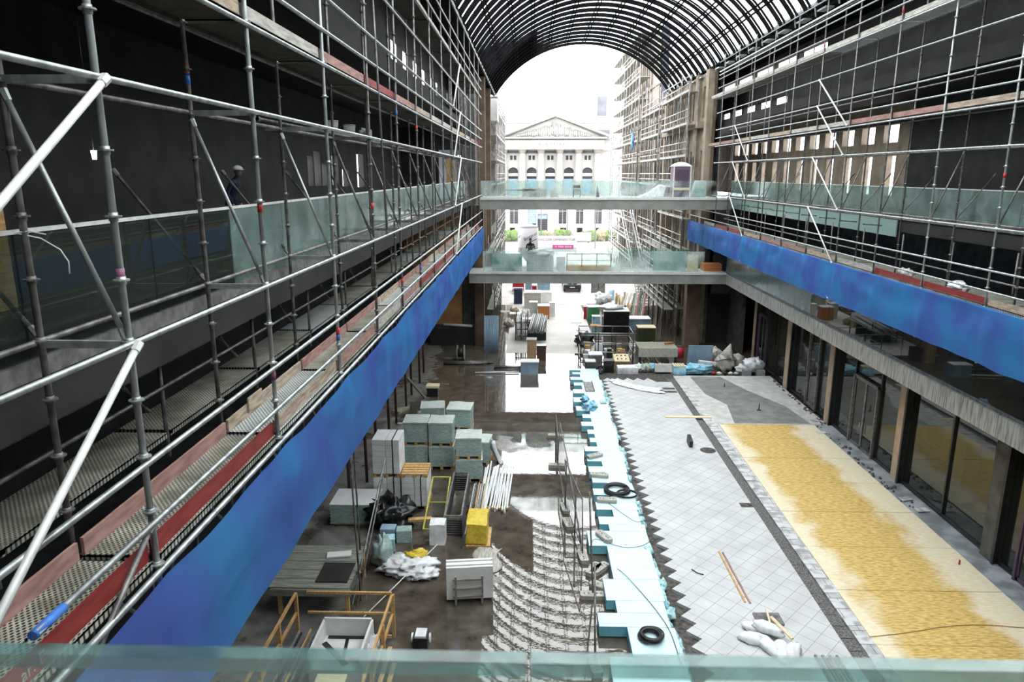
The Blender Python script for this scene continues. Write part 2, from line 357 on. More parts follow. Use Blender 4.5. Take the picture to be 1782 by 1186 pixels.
# raised field of diamond pavers with a toothed left edge
poly = [(8.15, 9.9), (8.25, 40.3), (7.4, 40.3)]
for i in range(5): poly += [(7.0 - i * .6, 41.1), (6.7 - i * .6, 40.6)]
poly += [(4.0, 40.9)]
y = 40.3
while y > 10: poly += [(4.55, y), (4.2, y - .33)]; y -= .66
poly += [(4.4, 9.9)]
struct('paving', MB().prism(poly[::-1], .0, .13), 'pavers')
struct('gravel_bed', MB().box(2.9, 8.6, 9.9, 42.6, 0, .03), 'soil')
m = MB()
for i in range(60):
    yy = 10 + i * .52; k = .05 * math.sin(i * 1.9)
    m.box(8.15 + k * .5, 8.62 + k, yy, yy + .54, .03, .05)
struct('drain_channel', m, 'gravel')
struct('kerb_paving', MB().prism([(8.62, 9.9), (9.3, 9.9), (9.3, 33.2), (8.62, 33.2)], 0, .12), 'kerb_pavers')
m = MB()
for i in range(40):
    yy = 10.2 + i * .78; m.box(8.60, 8.98 + .04 * (i % 3), yy, yy + .36, .12, .135)
struct('kerb_blocks', m, 'kerb_stone')
struct('concrete_apron', MB().box(8.62, 14.45, 33.2, 41.75, 0, .12), 'concrete_light')
struct('shopfront_strip', MB().box(13.7, 14.72, 9.9, 33.2, 0, .1), 'slab_blue_grey')
m = MB()
for i in range(90):
    yy = rnd(24, 41); m.blob((rnd(14.2, 14.4) if yy > 33 else rnd(13.85, 14.25), yy, .12), (rnd(.03, .09),) * 3, seed=i, nu=6, nv=4)
tag(m.build('rubble', 'gravel'), 'broken stone rubble lying along the foot of the shopfront', 'rubble', kind='stuff')
# OSB boards, five full-width courses laid as loose sheets
osb_root = None
edges = [10, 13.3, 16.4, 18.9, 21.4, 23.9, 26.4, 28.9, 31.2, 33.1]
for i in range(9):
    a, b = edges[i], edges[i + 1]; xl = lambda q: 8.98 + (q - 16) * .013
    m = MB().prism([(xl(a), a + .01), (13.78, a + .01), (13.78, b - .01), (xl(b), b - .01)], .12, .145 + .003 * (i % 2))
    one('board_sheet', m, 'osb', f'golden pressed-wood floor sheet over the walkway, {ORD[8 - i]} from its far end', 'floor board', 'pressed-wood sheets covering the walkway')
# ---------------------------------------------------------------- hall shell
def wall_with_holes(x0, x1, y0, y1, z0, z1, holes):
    """wall along Y with rectangular openings (ya, yb, za, zb)"""
    m = MB(); ys = sorted({y0, y1} | {h[0] for h in holes} | {h[1] for h in holes})
    for a, b in zip(ys, ys[1:]):
        hs = sorted([(h[2], h[3]) for h in holes if h[0] <= a + 1e-6 and h[1] >= b - 1e-6]); z = z0
        for za, zb in hs:
            if za > z: m.box(x0, x1, a, b, z, za)
            z = zb
        if z < z1: m.box(x0, x1, a, b, z, z1)
    return m
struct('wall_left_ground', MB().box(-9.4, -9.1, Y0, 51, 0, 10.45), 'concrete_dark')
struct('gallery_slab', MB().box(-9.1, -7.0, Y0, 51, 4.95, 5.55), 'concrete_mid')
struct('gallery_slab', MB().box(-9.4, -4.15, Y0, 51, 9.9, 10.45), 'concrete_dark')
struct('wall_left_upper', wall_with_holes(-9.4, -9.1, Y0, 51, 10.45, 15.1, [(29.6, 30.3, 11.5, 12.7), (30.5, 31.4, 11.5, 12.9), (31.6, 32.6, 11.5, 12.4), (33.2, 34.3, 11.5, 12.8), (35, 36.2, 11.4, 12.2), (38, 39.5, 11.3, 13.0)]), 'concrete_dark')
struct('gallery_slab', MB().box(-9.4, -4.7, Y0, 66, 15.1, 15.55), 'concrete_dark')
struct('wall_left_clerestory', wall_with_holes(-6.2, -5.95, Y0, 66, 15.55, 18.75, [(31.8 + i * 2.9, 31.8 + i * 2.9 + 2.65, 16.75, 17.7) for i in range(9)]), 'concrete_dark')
struct('trim_1', MB().box(-6.2, -3.3, Y0, 66, 18.75, 19.15), 'rib_steel')
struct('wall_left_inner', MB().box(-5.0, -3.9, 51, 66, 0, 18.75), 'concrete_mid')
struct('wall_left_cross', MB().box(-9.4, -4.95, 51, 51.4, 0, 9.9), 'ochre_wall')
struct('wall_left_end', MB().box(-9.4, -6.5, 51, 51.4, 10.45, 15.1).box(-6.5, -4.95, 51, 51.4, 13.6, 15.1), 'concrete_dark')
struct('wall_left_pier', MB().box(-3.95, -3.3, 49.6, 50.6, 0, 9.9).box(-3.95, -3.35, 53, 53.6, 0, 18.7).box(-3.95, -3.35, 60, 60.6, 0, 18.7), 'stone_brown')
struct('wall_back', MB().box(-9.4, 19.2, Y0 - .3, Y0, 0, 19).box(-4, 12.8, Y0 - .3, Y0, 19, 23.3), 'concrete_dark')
# right side
struct('wall_right_ground', MB().box(19, 19.3, Y0, 51, 0, 10.45), 'concrete_dark')
struct('gallery_slab', MB().box(12.95, 19, Y0, 51, 4.95, 5.42), 'concrete_dark')
struct('trim_2', MB().box(12.86, 12.98, Y0, 48, 4.90, 5.55).box(12.98, 13.12, Y0, 48, 5.42, 5.6), 'fascia')
struct('wall_right_lower', MB().box(17.4, 17.7, Y0, 51, 5.42, 9.9), 'concrete_mid')
struct('gallery_slab', MB().box(13.62, 19, Y0, 51, 9.9, 10.45), 'concrete_dark')
struct('wall_right_upper', wall_with_holes(16.6, 16.9, Y0, 33, 10.45, 15.1, []), 'concrete_dark')  # near stretch coloured dark to stand for the light falling off
struct('wall_right_stone', wall_with_holes(16.6, 16.9, 33, 66, 10.45, 15.1, [(34 + i * 2.3, 34.9 + i * 2.3, 11, 12.8) for i in range(12)] + [(34 + i * 2.3, 35.4 + i * 2.3, 13.4, 14.2) for i in range(12)]), 'stone')
struct('gallery_slab', MB().box(13.0, 19, Y0, 66, 15.1, 15.55), 'concrete_dark')
struct('wall_right_clerestory', wall_with_holes(14.5, 14.8, Y0, 66, 15.55, 18.75, [(37.8 + i * 4.1, 37.8 + i * 4.1 + 3.9, 17.72, 18.42) for i in range(5)] + [(43 + i * 3, 45.6 + i * 3, 15.95, 16.4) for i in range(5)]), 'concrete_dark')
struct('trim_3', MB().box(12.1, 14.8, Y0, 66, 18.75, 19.15), 'rib_steel')
m = MB()
for i in range(24):
    yy = 9 + i * 2.4; m.box(11.95, 12.1, yy, yy + 1.9, 18.95, 19.05).box(11.75, 12.1, yy + .6, yy + 1.5, 18.5, 18.56).beam((11.98, yy, 19), (12.05, yy, 18.5), .05, .05)
struct('trim_4', m, 'galv')
struct('trim_5', MB().box(-3.36, -3.22, Y0, 66, 18.72, 18.84), 'galv')
m = wall_with_holes(12.0, 12.5, 51, 66, 0, 18.75, [(51.6 + 3.2 * i, 52.8 + 3.2 * i, a, b) for i in range(5) for a, b in ((1, 4.3), (6, 9), (11, 13.6), (15.8, 17.9))])
struct('wall_right_core', MB().box(12.7, 12.9, 51, 66, 0, 18.75), 'concrete_dark')
for yy in (50.2, 53.4, 56.6, 59.8, 63, 65.4):
    m.box(11.7, 12.1, yy, yy + .7, 0, 18.75)
for z in (4.9, 9.9, 15.1): m.box(11.5, 12.2, 52, 66, z, z + .45)
struct('wall_right_inner', m, 'stone')
struct('wall_right_pier', MB().box(10.95, 11.9, 49.7, 50.6, 0, 4.95), 'stone_brown')
struct('wall_right_cross', MB().box(12.5, 19, 51, 51.4, 3.6, 4.95).box(12.5, 19, 51, 51.4, 5.42, 9.9).box(14.3, 14.6, 48, 51, 0, 4.95).box(12.5, 12.7, 50.9, 51, 0, 3.6), 'concrete_mid')
struct('wall_right_shop_end', MB().box(12.5, 19, 51.05, 51.2, 0, 3.6), 'concrete_dark')
# soffit rail and services along the underside of the right gallery
m = MB()
for i in range(14): m.box(13.1, 14.7, 14 + i * 2.6, 14.12 + i * 2.6, 4.8, 4.95)
struct('trim_6', m, 'concrete_mid')
# barrel vault
VX, VR, VZ, VA = 4.4, 9.16, 13.84, R(57.2)
def vp(a, r, y): return (VX + r * math.sin(a), y, VZ + r * math.cos(a))
g = MB()
def vs_(u, v): return vp(-VA + 2 * VA * u, VR + .03, Y0 + (66 - Y0) * v)
g.sheet(vs_, 36, 1)
ceil = struct('ceiling', g, 'roof_pane')
def arc_bar(y, wd, r0, r1, n=30):
    m = MB(); vs = []
    for i in range(n + 1):
        a = -VA + 2 * VA * i / n
        vs += [vp(a, r0, y - wd / 2), vp(a, r1, y - wd / 2), vp(a, r1, y + wd / 2), vp(a, r0, y + wd / 2)]
    return m.add(vs, [(4 * i + j, 4 * i + (j + 1) % 4, 4 * i + 4 + (j + 1) % 4, 4 * i + 4 + j) for i in range(n) for j in range(4)])
yy = 65.9
while yy > Y0:
    arc_bar(yy, .17, VR - .13, VR + .02).build('rib', 'rib_steel', ceil)
    arc_bar(yy - .42, .13, VR - .05, VR + .02).build('glazing_bar', 'rib_steel', ceil)
    yy -= 1.6
for i in range(13):
    a = -VA + 2 * VA * i / 12
    MB().beam(vp(a - .012, VR - .04, Y0), vp(a - .012, VR - .04, 66), .05, .09).beam(vp(a + .012, VR - .04, Y0), vp(a + .012, VR - .04, 66), .05, .09).build('purlin', 'rib_steel', ceil)
# closed strips of roof low on the left, seen dark against the open vault
g = MB(); g.sheet(lambda u, v: vp(-VA + .55 * u, VR + .12, 56 + 10 * v), 10, 1); g.build('roof_panel', 'rib_steel', ceil)
# ---------------------------------------------------------------- bridges
def bridge(z, x0, x1, label, cat_note):
    r = thing('footbridge', label, 'bridge', ((x0 + x1) / 2, 48.2, z - .65))
    MB(r).box(x0, x1, 47.2, 49.4, z - .14, z).build('deck', 'concrete_light', r)
    MB(r).box(x0, x1, 47.05, 47.22, z - .68, z - .1).box(x0, x1, 47.0, 47.3, z - .72, z - .66).build('edge_beam', 'beam_grey', r)
    MB(r).box(x0, x1, 49.35, 49.5, z - .68, z - .1).build('edge_beam', 'beam_grey', r)
    MB(r).box(x0, x1, 46.98, 47.3, z - .1, z - .03).build('edge_trim', 'alu', r)
    return r
def balustrade(label, x0, x1, y, z, h, n, m_, frost=()):
    r = thing('glass_balustrade', label, 'balustrade', ((x0 + x1) / 2, y, z))
    for i in range(n):
        a = x0 + (x1 - x0) * i / n; b = x0 + (x1 - x0) * (i + 1) / n
        MB(r).box(a + .01, b - .01, y - .012, y + .012, z, z + h).build('glass_pane', 'pane_film' if i in frost else m_, r)
    MB(r).box(x0, x1, y - .04, y + .04, z - .02, z + .05).build('base_rail', 'alu', r)
    return r
bridge(10.45, -3.35, 12.9, 'upper grey steel footbridge crossing the hall, with a purple portable toilet on it', '')
bridge(5.62, -4.1, 12.9, 'lower grey steel footbridge crossing the hall at first-floor level', '')
balustrade('clear glass balustrade along the near edge of the upper footbridge', -3.3, 12.0, 47.1, 10.47, 1.08, 8, 'pane_haze')
balustrade('clear glass balustrade along the far edge of the upper footbridge', -3.3, 12.0, 49.4, 10.47, 1.08, 8, 'pane')
balustrade('milky glass balustrade along the near edge of the lower footbridge', -3.2, 11.4, 47.1, 5.64, 1.4, 8, 'pane_haze')
balustrade('clear glass balustrade along the far edge of the lower footbridge', -3.2, 11.4, 49.4, 5.64, 1.4, 8, 'pane')
# galleries' balustrades run along Y
def balustrade_y(label, x, ya, yb, z, h, step, m_, rail='alu'):
    r = thing('glass_balustrade', label, 'balustrade', (x, (ya + yb) / 2, z)); n = int(round((yb - ya) / step))
    for i in range(n):
        a = ya + (yb - ya) * i / n; b = ya + (yb - ya) * (i + 1) / n
        MB(r).box(x - .012, x + .012, a + .012, b - .012, z, z + h).build('glass_pane', m_(i) if callable(m_) else m_, r)
    MB(r).box(x - .05, x + .05, ya, yb, z - .12, z + .04).build('base_rail', 'galv_old_dim', r)
    MB(r).box(x - .02, x + .02, ya, yb, z + h - .02, z + h + .015).build('top_rail', 'alu' if rail == 'alu' else rail, r)
    return r
balustrade_y('greenish glass balustrade of the left upper gallery behind the scaffold', -4.12, 3.5, 47, 10.47, 1.08, 2.05, lambda i: 'pane_shade' if i < 3 else 'pane_film')
balustrade_y('greenish glass balustrade of the right upper gallery behind the scaffold', 13.6, 12, 50, 10.47, 1.05, 2.1, 'pane_film')
balustrade_y('dark glass balustrade of the right lower gallery under the blue netting', 13.0, 12, 47.6, 5.6, 1.1, 2.1, lambda i: 'pane_dark' if i < 10 else 'pane_film')
one('fascia_panel', MB().box(13.5, 13.545, 27, 50, 9.72, 10.33), 'pane_teal', 'long pale turquoise glass fascia below the right upper gallery edge', 'glass panel')
# camera-side footbridge the photographer stands on, with its own glass
r = thing('footbridge', 'nearest footbridge, the viewing deck behind the foreground glass edge', 'bridge', (4.4, -.6, 9.8))
MB(r).box(-3.9, 12.9, -2.0, .85, 10.3, 10.45).build('deck', 'concrete_light', r)
MB(r).box(-3.9, 12.9, .72, .88, 9.8, 10.35).build('edge_beam', 'beam_grey', r)
r = thing('glass_balustrade', 'nearest glass balustrade whose thick green top edge crosses the foreground', 'balustrade', (.0, 1.0, 10.3))
for a, b in ((-2.8, -.0), (.0, 2.8)):
    p = MB(r).box(a + .003, b - .003, .988, 1.012, 10.3, 11.218).build('glass_pane', 'pane', r)
    MB(r).box(a + .003, b - .003, .986, 1.014, 11.218, 11.243).build('polished_edge', 'glass_edge', p)
# ---------------------------------------------------------------- shopfront, right ground floor
PIL = [(45.2, 45.8), (39.0, 39.7), (33.25, 33.85), (26.6, 27.1), (20.6, 21.2), (14.6, 15.2)]
for i, (a, b) in enumerate(PIL):
    r = struct('wall_right_pillar', MB().box(14.5, 14.95, a, b, 0, 4.95), 'pillar_stone' if i < 4 else 'concrete_mid')
    MB().box(14.46, 14.5, a - .12, a, 0, 4.95).box(14.5, 14.95, a - .06, a, 0, 4.95).build('dark_joint', 'steel_dark', r)  # dark strips on the near side of each pillar
wn = 0; dn = 0
def glazing(a, b, muls, z0=.12, z1=4.92, mt='pane_dark'):
    global wn; wn += 1
    f = MB(); fw_ = .09
    for yy in [a + fw_ / 2, b - fw_ / 2] + list(muls): f.box(14.64, 14.8, yy - fw_ / 2, yy + fw_ / 2, z0, z1)
    f.box(14.64, 14.8, a, b, z0, z0 + .1).box(14.64, 14.8, a, b, z1 - .1, z1)
    w_ = struct(f'window_{wn}', f, 'steel_dark')
    cuts = [a] + sorted(muls) + [b]
    for p, q in zip(cuts, cuts[1:]): MB().box(14.71, 14.73, p + .05, q - .05, z0 + .1, z1 - .1).build('pane', mt, w_)
def door(a, b, h, fr, leafs=2):
    global dn; dn += 1
    f = MB().box(14.55, 14.82, a, a + .09, .1, h).box(14.55, 14.82, b - .09, b, .1, h).box(14.55, 14.82, a, b, h - .09, h)
    d = struct(f'door_{dn}', f, fr)
    for i in range(leafs):
        p = a + .1 + (b - a - .2) * i / leafs; q = a + .1 + (b - a - .2) * (i + 1) / leafs
        l = MB().box(14.6, 14.68, p, p + .07, .12, h - .1).box(14.6, 14.68, q - .07, q, .12, h - .1).box(14.6, 14.68, p, q, .12, .25).box(14.6, 14.68, p, q, h - .18, h - .1).build('door_leaf', fr, d)
        MB().box(14.63, 14.65, p + .07, q - .07, .25, h - .18).build('pane', 'pane_dark', l)
        MB().tube((14.55, q - .12 if i == 0 else p + .12, .9), (14.55, q - .12 if i == 0 else p + .12, 1.3), .018).build('handle', 'galv', d)
glazing(39.7, 45.2, (41.6, 43.4)); glazing(33.85, 39.0, (35.2, 36.6)); glazing(27.1, 33.25, (28.9, 31.3)); glazing(21.2, 26.6, (23.7,)); glazing(15.2, 20.6, (17.9,))
door(28.95, 31.25, 3.3, 'galv_old_dim'); door(35.2, 36.6, 4.3, 'galv_old_dim', 1); door(17.9, 19.7, 3.2, 'purple_grey'); door(43.4, 45.0, 3.4, 'purple_grey')
struct('wall_right_partition', MB().box(14.9, 15.9, 20.6, 20.9, 0, 4.9).box(16, 16.6, 25, 25.6, 0, 4.95).box(16, 16.6, 37, 37.6, 0, 4.95), 'white_board')
one('cable_coil', MB().path([(14.55 + .02 * math.sin(t), 22.1 + .22 * math.cos(t), 4.25 + .24 * math.sin(t) + .01 * t) for t in [i * .35 for i in range(60)]], .012).path([(14.5, 22.2, 4.95), (14.5, 22.15, 4.5)], .012), 'rubber', 'black cable coil hanging from the soffit over the nearest shop window', 'cable')
one('cable_coil', MB().path([(14.55, 26.0, 4.95), (14.52, 26.1, 4.6), (14.5, 26.0, 4.3), (14.5, 25.85, 4.2)], .02), 'rubber', 'short black cable end hanging beside the third stone pillar', 'cable')
# ---------------------------------------------------------------- scaffolds
TOES = ['toe_wood', 'toe_pink', 'toe_grey', 'toe_wood', 'toe_pink', 'toe_red', 'toe_grey']
def standard(r, x, y, z0, z1, m_='galv', ros=True, rad=.028, tapes=()):
    m = MB(r).tube((x, y, z0), (x, y, z1), rad, 10)
    if ros:
        z = math.ceil((z0 - 8.65) / .5) * .5 + 8.65 + .02
        while z < z1:
            m.ring((x, y, z), (x, y, z + .012), .062, .062, 10, smooth=False).ring((x, y, z - .03), (x, y, z + .035), rad + .008, rad + .008, 8)
            z += .5 if y < 22 else 1.0
    s_ = m.build('standard', m_, r)
    for z, c in tapes: MB(r).ring((x, y, z), (x, y, z + .12), rad + .004, rad + .004, 10).build('tape_band', c, s_)
    return s_
def pole(r, p0, p1, name='ledger', m_='galv', rad=.027):
    o = MB(r).tube(p0, p1, rad, 8)
    for p, q in ((p0, p1), (p1, p0)):
        d = (Vector(q) - Vector(p)).normalized() * .09; a = Vector(p); o.ring(a, a + d, rad + .012, rad + .008, 6, smooth=False)
    return o.build(name, m_, r)
def deck(r, xa, xb, ya, yb, z, mt, n=2):
    x0, x1 = min(xa, xb), max(xa, xb); wd = (x1 - x0) / n
    for i in range(n):
        a, b = x0 + i * wd + .012, x0 + (i + 1) * wd - .012
        MB(r).box(a, b, ya + .05, yb - .05, z - .02, z).box(a, a + .02, ya + .05, yb - .05, z - .07, z + .006).box(b - .02, b, ya + .05, yb - .05, z - .07, z + .006).box(a, b, ya + .05, ya + .11, z - .05, z + .008).build('deck_plank', mt, r)
def toe(r, x, ya, yb, z, m_): MB(r).box(x - .015, x + .015, ya + .04, yb - .04, z, z + .17).build('toe_board', m_, r)
B = 3.07
# --- left
LX, LI = -3.26, -3.99
SL = thing('scaffold', 'tall tube scaffold with steel decks along the left side, nearest to the viewer', 'scaffold', (-3.7, 25, 7.2))
ys = [5.55 + B * i for i in range(-2, 14)]
tp = {8.62: [(9.45, 'tape_purple'), (11.55, 'tape_red')], 11.69: [(9.35, 'tape_red'), (9.25, 'tape_blue')], 5.55: [(11.15, 'tape_purple')], 14.76: [(11.3, 'tape_red')], 17.83: [(9.3, 'tape_red'), (13.35, 'tape_blue')], 20.9: [(13.2, 'tape_red'), (9.25, 'tape_blue')]}
for i, y in enumerate(ys):
    standard(SL, LX, y, 7.2, 19.0, 'galv' if y < 13 else 'galv_old_dim', tapes=tp.get(round(y, 2), ()))
    standard(SL, LI, y, 8.5, 18.6, 'galv_old_dim', tapes=[(13.1, 'tape_red'), (13.0, 'tape_blue')] if i == 3 else ())  # inner row takes the darker steel to stand for dim light
    if i >= 2 and y < 46: standard(SL, -4.72, y, 8.4, 9.85, 'galv_old_dim', ros=False)
for z in (8.62, 9.08, 9.62, 10.66, 12.7, 13.64, 14.15, 14.66, 15.66, 16.66, 17.15, 17.66, 18.66): pole(SL, (LX + .04, -.6 if z > 9.1 or z < 9 else 4.0, z), (LX + .04, 47.2, z), m_='galv', rad=.027 if z != 8.62 else .03)
for z in (8.62, 10.66, 12.7, 13.64, 14.66, 16.66, 18.4): pole(SL, (LI - .03, -.6, z), (LI - .03, 46.5, z), m_='galv_old_dim')
for z, x in ((9.72, -4.62), (9.38, -4.62), (9.2, -5.55)): pole(SL, (x, 3, z), (x, 46, z), 'ledger', 'galv_old_dim', .024)
MB(SL).ring((LX + .04, 3.98, 9.08), (LX + .04, 4.3, 9.08), .036, .034, 10).build('end_cap', 'tape_blue', SL, label='blue tube end cap')
for i, y in enumerate(ys):
    for z in (10.66, 12.7): MB(SL).beam((LX, y, z - .01), (LI, y, z - .01), .05, .06).build('transom', 'galv' if y < 12 else 'galv_old_dim', SL)
    if y < 45: pole(SL, (LI, y, 12.62), (LX - .02, y, 10.7), 'diagonal_brace', 'galv' if y < 12 else 'galv_old_dim', .023)
    if y < 30: pole(SL, (-5.0, y, 12.05), (LI - .02, y, 10.72), 'diagonal_brace', 'galv_old_dim', .02)
for i, y in enumerate(ys[:-1]):
    pass
for yb in (5.55, 5.55 + 9 * B):
    for z in (10.66, 12.7, 14.66, 16.66): pole(SL, (LX + .08, yb, z), (LX + .08, yb - B + .1, z - 2.0), 'face_brace', 'alu', .03)
pole(SL, (LX + .03, 5.5, 9.08), (LX + .03, 4.25, 8.3), 'face_brace', 'galv_old_dim', .024)
pole(SL, (LX + .06, 15.2, 16.7), (LX + .06, 15.9, 10.7), 'face_brace', 'galv_old_dim', .024)
for i, y in enumerate(ys[1:-1]):
    new = i in (2, 5, 8, 9)
    deck(SL, LX, LI, y, y + B, 8.72, 'deck_holes_new' if i % 3 == 2 else 'deck_holes')
    deck(SL, LX, LI, y, y + B, 13.72, 'deck_shaded', 1)
    deck(SL, LX, LI, y, y + B, 16.72, 'deck_shaded', 1)
    deck(SL, -4.68, -5.4, y, y + B, 8.74, 'deck_holes' if i % 4 else 'deck_holes_new', 1)
    toe(SL, LX - .06, y, y + B, 8.72, ['toe_red', 'toe_red', 'toe_wood', 'toe_pink', 'toe_grey', 'toe_pink', 'toe_red'][i % 7])
    toe(SL, LI + .06, y, y + B, 8.72, ['toe_pink', 'toe_pink', 'toe_wood', 'toe_pink', 'toe_pink', 'toe_wood'][i % 6])
    toe(SL, LX - .06, y, y + B, 13.72, ['toe_wood', 'toe_wood', 'toe_grey', 'toe_pink', 'toe_red', 'toe_pink', 'toe_wood', 'toe_grey', 'toe_grey'][i % 9])
    toe(SL, LX - .06, y, y + B, 16.72, ['toe_wood', 'toe_grey', 'toe_grey', 'toe_grey', 'toe_pink', 'toe_wood'][i % 6])
m = MB(SL)
for x in (LX + .02, LI):
    m.tube((x, -.6, 7.28), (x, 47, 7.28), .026).tube((x, -.6, 8.4), (x, 47, 8.4), .026)
    y = -.5; k = 0
    while y < 46.5:
        m.tube((x, y, 7.28), (x, y, 8.4), .02, 6); m.tube((x, y, 7.28 if k % 2 else 8.4), (x, y + 1.02, 8.4 if k % 2 else 7.28), .02, 6); y += 1.023; k += 1
m.build('lattice_girder', 'galv_old_dim', SL)
for i in range(8): pole(SL, (-5.5, 6 + i * B, 9.2), (-5.35, 6.3 + i * B, 8.75), 'rail_post', 'galv_old_dim', .02)
text_part('lettering', 'ar. E', .13, (LX - .06 + .017 + 3.7, 4.05 - 25, 8.80 - 7.2), (R(90), 0, R(90)), 'toe_grey', SL, extrude=.001)
# --- right
RX, RI = 11.6, 12.33
SR = thing('scaffold', 'tall tube scaffold with steel decks along the right side over blue netting', 'scaffold', (12, 33, 7.2))
yr = [18.25 + B * i for i in range(-2, 10)]
for i, y in enumerate(yr):
    standard(SR, RX, y, 7.2, 19.0, 'galv' if y < 24 else 'galv_old_dim', tapes=[(11.9, 'tape_red')] if i in (2, 8) else [(16.9, 'tape_red')] if i in (4, 6) else ())
    standard(SR, RI, y, 8.5, 18.6, 'galv_old_dim')
    for z in (10.66, 12.7): MB(SR).beam((RX, y, z - .01), (RI, y, z - .01), .05, .06).build('transom', 'galv_old_dim', SR)
    pole(SR, (RI, y, 12.62), (RX + .02, y, 10.7), 'diagonal_brace', 'galv_old_dim', .022)
    pole(SR, (13.3, y, 12.0), (RI + .02, y, 10.72), 'diagonal_brace', 'galv_old_dim', .018)
    if y < 45.5:
        standard(SR, 13.25, y + 1.5, 8.3, 9.9, 'galv_old_dim', ros=False)
for z in (8.66, 9.1, 9.62, 10.66, 12.66, 13.66, 14.15, 14.66, 15.66, 16.62, 17.15, 17.66, 18.66): pole(SR, (RX - .04, 11.5, z), (RX - .04, 52.8 if z < 9.7 else 46.8, z), m_='galv', rad=.027)
pole(SR, (RX - .03, 11.5, 18.1), (RX - .03, 46.8, 18.1), m_='alu', rad=.04); pole(SR, (RX - .03, 11.5, 17.9), (RX - .03, 46.8, 17.9), m_='alu', rad=.03)
for z in (8.66, 9.2, 10.66, 12.66, 13.66, 14.66, 16.62, 18.4): pole(SR, (RI + .03, 11.5, z), (RI + .03, 46.5, z), m_='galv_old_dim')
for yb in (yr[6], yr[9] + B * .9):
    for z in (10.66, 12.66, 14.66, 8.66): pole(SR, (RX - .08, yb, z), (RX - .08, yb - B + .1, z - 2.0 if z > 9 else 7.3), 'face_brace', 'alu', .028)
pole(SR, (RX - .09, yr[6], 15.66), (RX - .09, yr[5], 13.7), 'face_brace', 'alu', .03)
for i, y in enumerate(yr[:-1] + [yr[-1]]):
    deck(SR, RX, RI, y, y + B, 8.74, 'deck_holes'); deck(SR, RX, RI, y, y + B, 13.74, 'deck_shaded', 1); deck(SR, RX, RI, y, y + B, 16.7, 'alu' if i < 6 else 'timber_grey', 1)
    deck(SR, 12.45, 13.2, y, y + B, 8.7, 'deck_holes', 1)
    toe(SR, RX + .06, y, y + B, 8.74, ['toe_pink', 'toe_wood', 'toe_red', 'toe_red', 'toe_grey', 'toe_wood', 'toe_pink'][i % 7])
    toe(SR, RX + .06, y, y + B, 13.74, ['toe_wood', 'toe_grey', 'toe_wood', 'toe_pink', 'toe_pink', 'toe_grey', 'toe_grey'][i % 7])
    toe(SR, RX + .06, y, y + B, 16.7, 'toe_grey')
m = MB(SR)
for x in (RX, RI):
    m.tube((x, 11.5, 7.28), (x, 47, 7.28), .026).tube((x, 11.5, 8.4), (x, 47, 8.4), .026)
    y = 11.6; k = 0
    while y < 46: m.tube((x, y, 7.28), (x, y, 8.4), .02, 6); m.tube((x, y, 7.28 if k % 2 else 8.4), (x, y + 1.02, 8.4 if k % 2 else 7.28), .02, 6); y += 1.023; k += 1
m.build('lattice_girder', 'galv_old_dim', SR)
for i in range(9):   # short cross tubes standing out in front of the glass fascia
    y = 27.5 + i * 2.1; pole(SR, (12.5, y, 10.15), (13.2, y, 10.1), 'cross_tube', 'galv_old_dim', .02)
# --- blue netting
def netting(x, ya, yb, ztop, zbot, sag, side, label):
    def fn(u, v):
        y = ya + (yb - ya) * u; t = abs(math.sin(math.pi * (y - 5.55) / B))
        zt = ztop - sag * t * (.6 + .8 * noise.noise(Vector((y * .6, 0, 3)))); zb = zbot + .05 * noise.noise(Vector((y * .9, 7, 0)))
        n_ = noise.noise(Vector((y * .5, v * 1.6, 1.3))) * .16 + noise.noise(Vector((y * 2.3, v * 3, 4))) * .06 + .05 * max(0, noise.noise(Vector((y * 1.1 + v * 2.2, 9, 1))) - .1)
        ridge = .07 * math.exp(-((t) ** 2) * 30) * math.sin(math.pi * v)
        return (x + side * (n_ * math.sin(math.pi * min(1, v * 1.4 + .08)) * .5 + .05 + ridge + .02 * math.sin(math.pi * v)), y, zt + (zb - zt) * v)
    return one('debris_netting', MB().sheet(fn, 260, 14), 'blue_net', label, 'netting')
netting(LX + .05, 3.3, 47.4, 8.60, 7.12, .10, 1, 'blue debris netting hung below the left scaffold deck')
netting(RX - .05, 12, 53.4, 8.72, 7.25, .03, -1, 'blue debris netting hung below the right scaffold deck')
# ---------------------------------------------------------------- insulation boards with stepped left edge
TE = [(2.39, 2.88, 41.99), (2.52, 3.04, 41.12), (2.35, 2.95, 39.92), (2.49, 3.04, 38.8), (2.37, 2.9, 37.31), (2.3, 2.95, 35.8), (2.35, 2.99, 34.37), (2.59, 3.01, 33.27), (2.46, 2.98, 32.15), (2.68, 3.0, 31.1), (2.7, 2.96, 30.04), (2.39, 2.96, 28.97), (2.4, 2.96, 27.86), (2.39, 2.99, 26.77), (2.45, 3.03, 25.75), (2.4, 3.02, 24.66), (2.4, 3.02, 23.47), (2.4, 2.95, 22.38), (1.93, 2.7, 20.92), (2.18, 2.5, 17.9), (1.87, 2.42, 16.7), (2.0, 2.6, 14.4)]
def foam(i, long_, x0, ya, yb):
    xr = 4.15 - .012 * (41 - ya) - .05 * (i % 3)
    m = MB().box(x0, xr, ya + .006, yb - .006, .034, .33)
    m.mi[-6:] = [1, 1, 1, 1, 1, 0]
    # one foam colour: top painted pale as if brightly lit, sides left turquoise
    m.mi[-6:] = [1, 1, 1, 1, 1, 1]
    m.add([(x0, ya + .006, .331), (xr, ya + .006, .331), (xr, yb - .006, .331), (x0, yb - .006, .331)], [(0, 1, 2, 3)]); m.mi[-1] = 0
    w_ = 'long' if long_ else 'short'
    one('insulation_board', m, ('foam_top_lit', 'foam_side'), f'pale blue {w_} foam board laid beside the pavers, {ORD[i]} {w_} one from the far end', 'foam board', 'insulation boards laid in a stepped row')
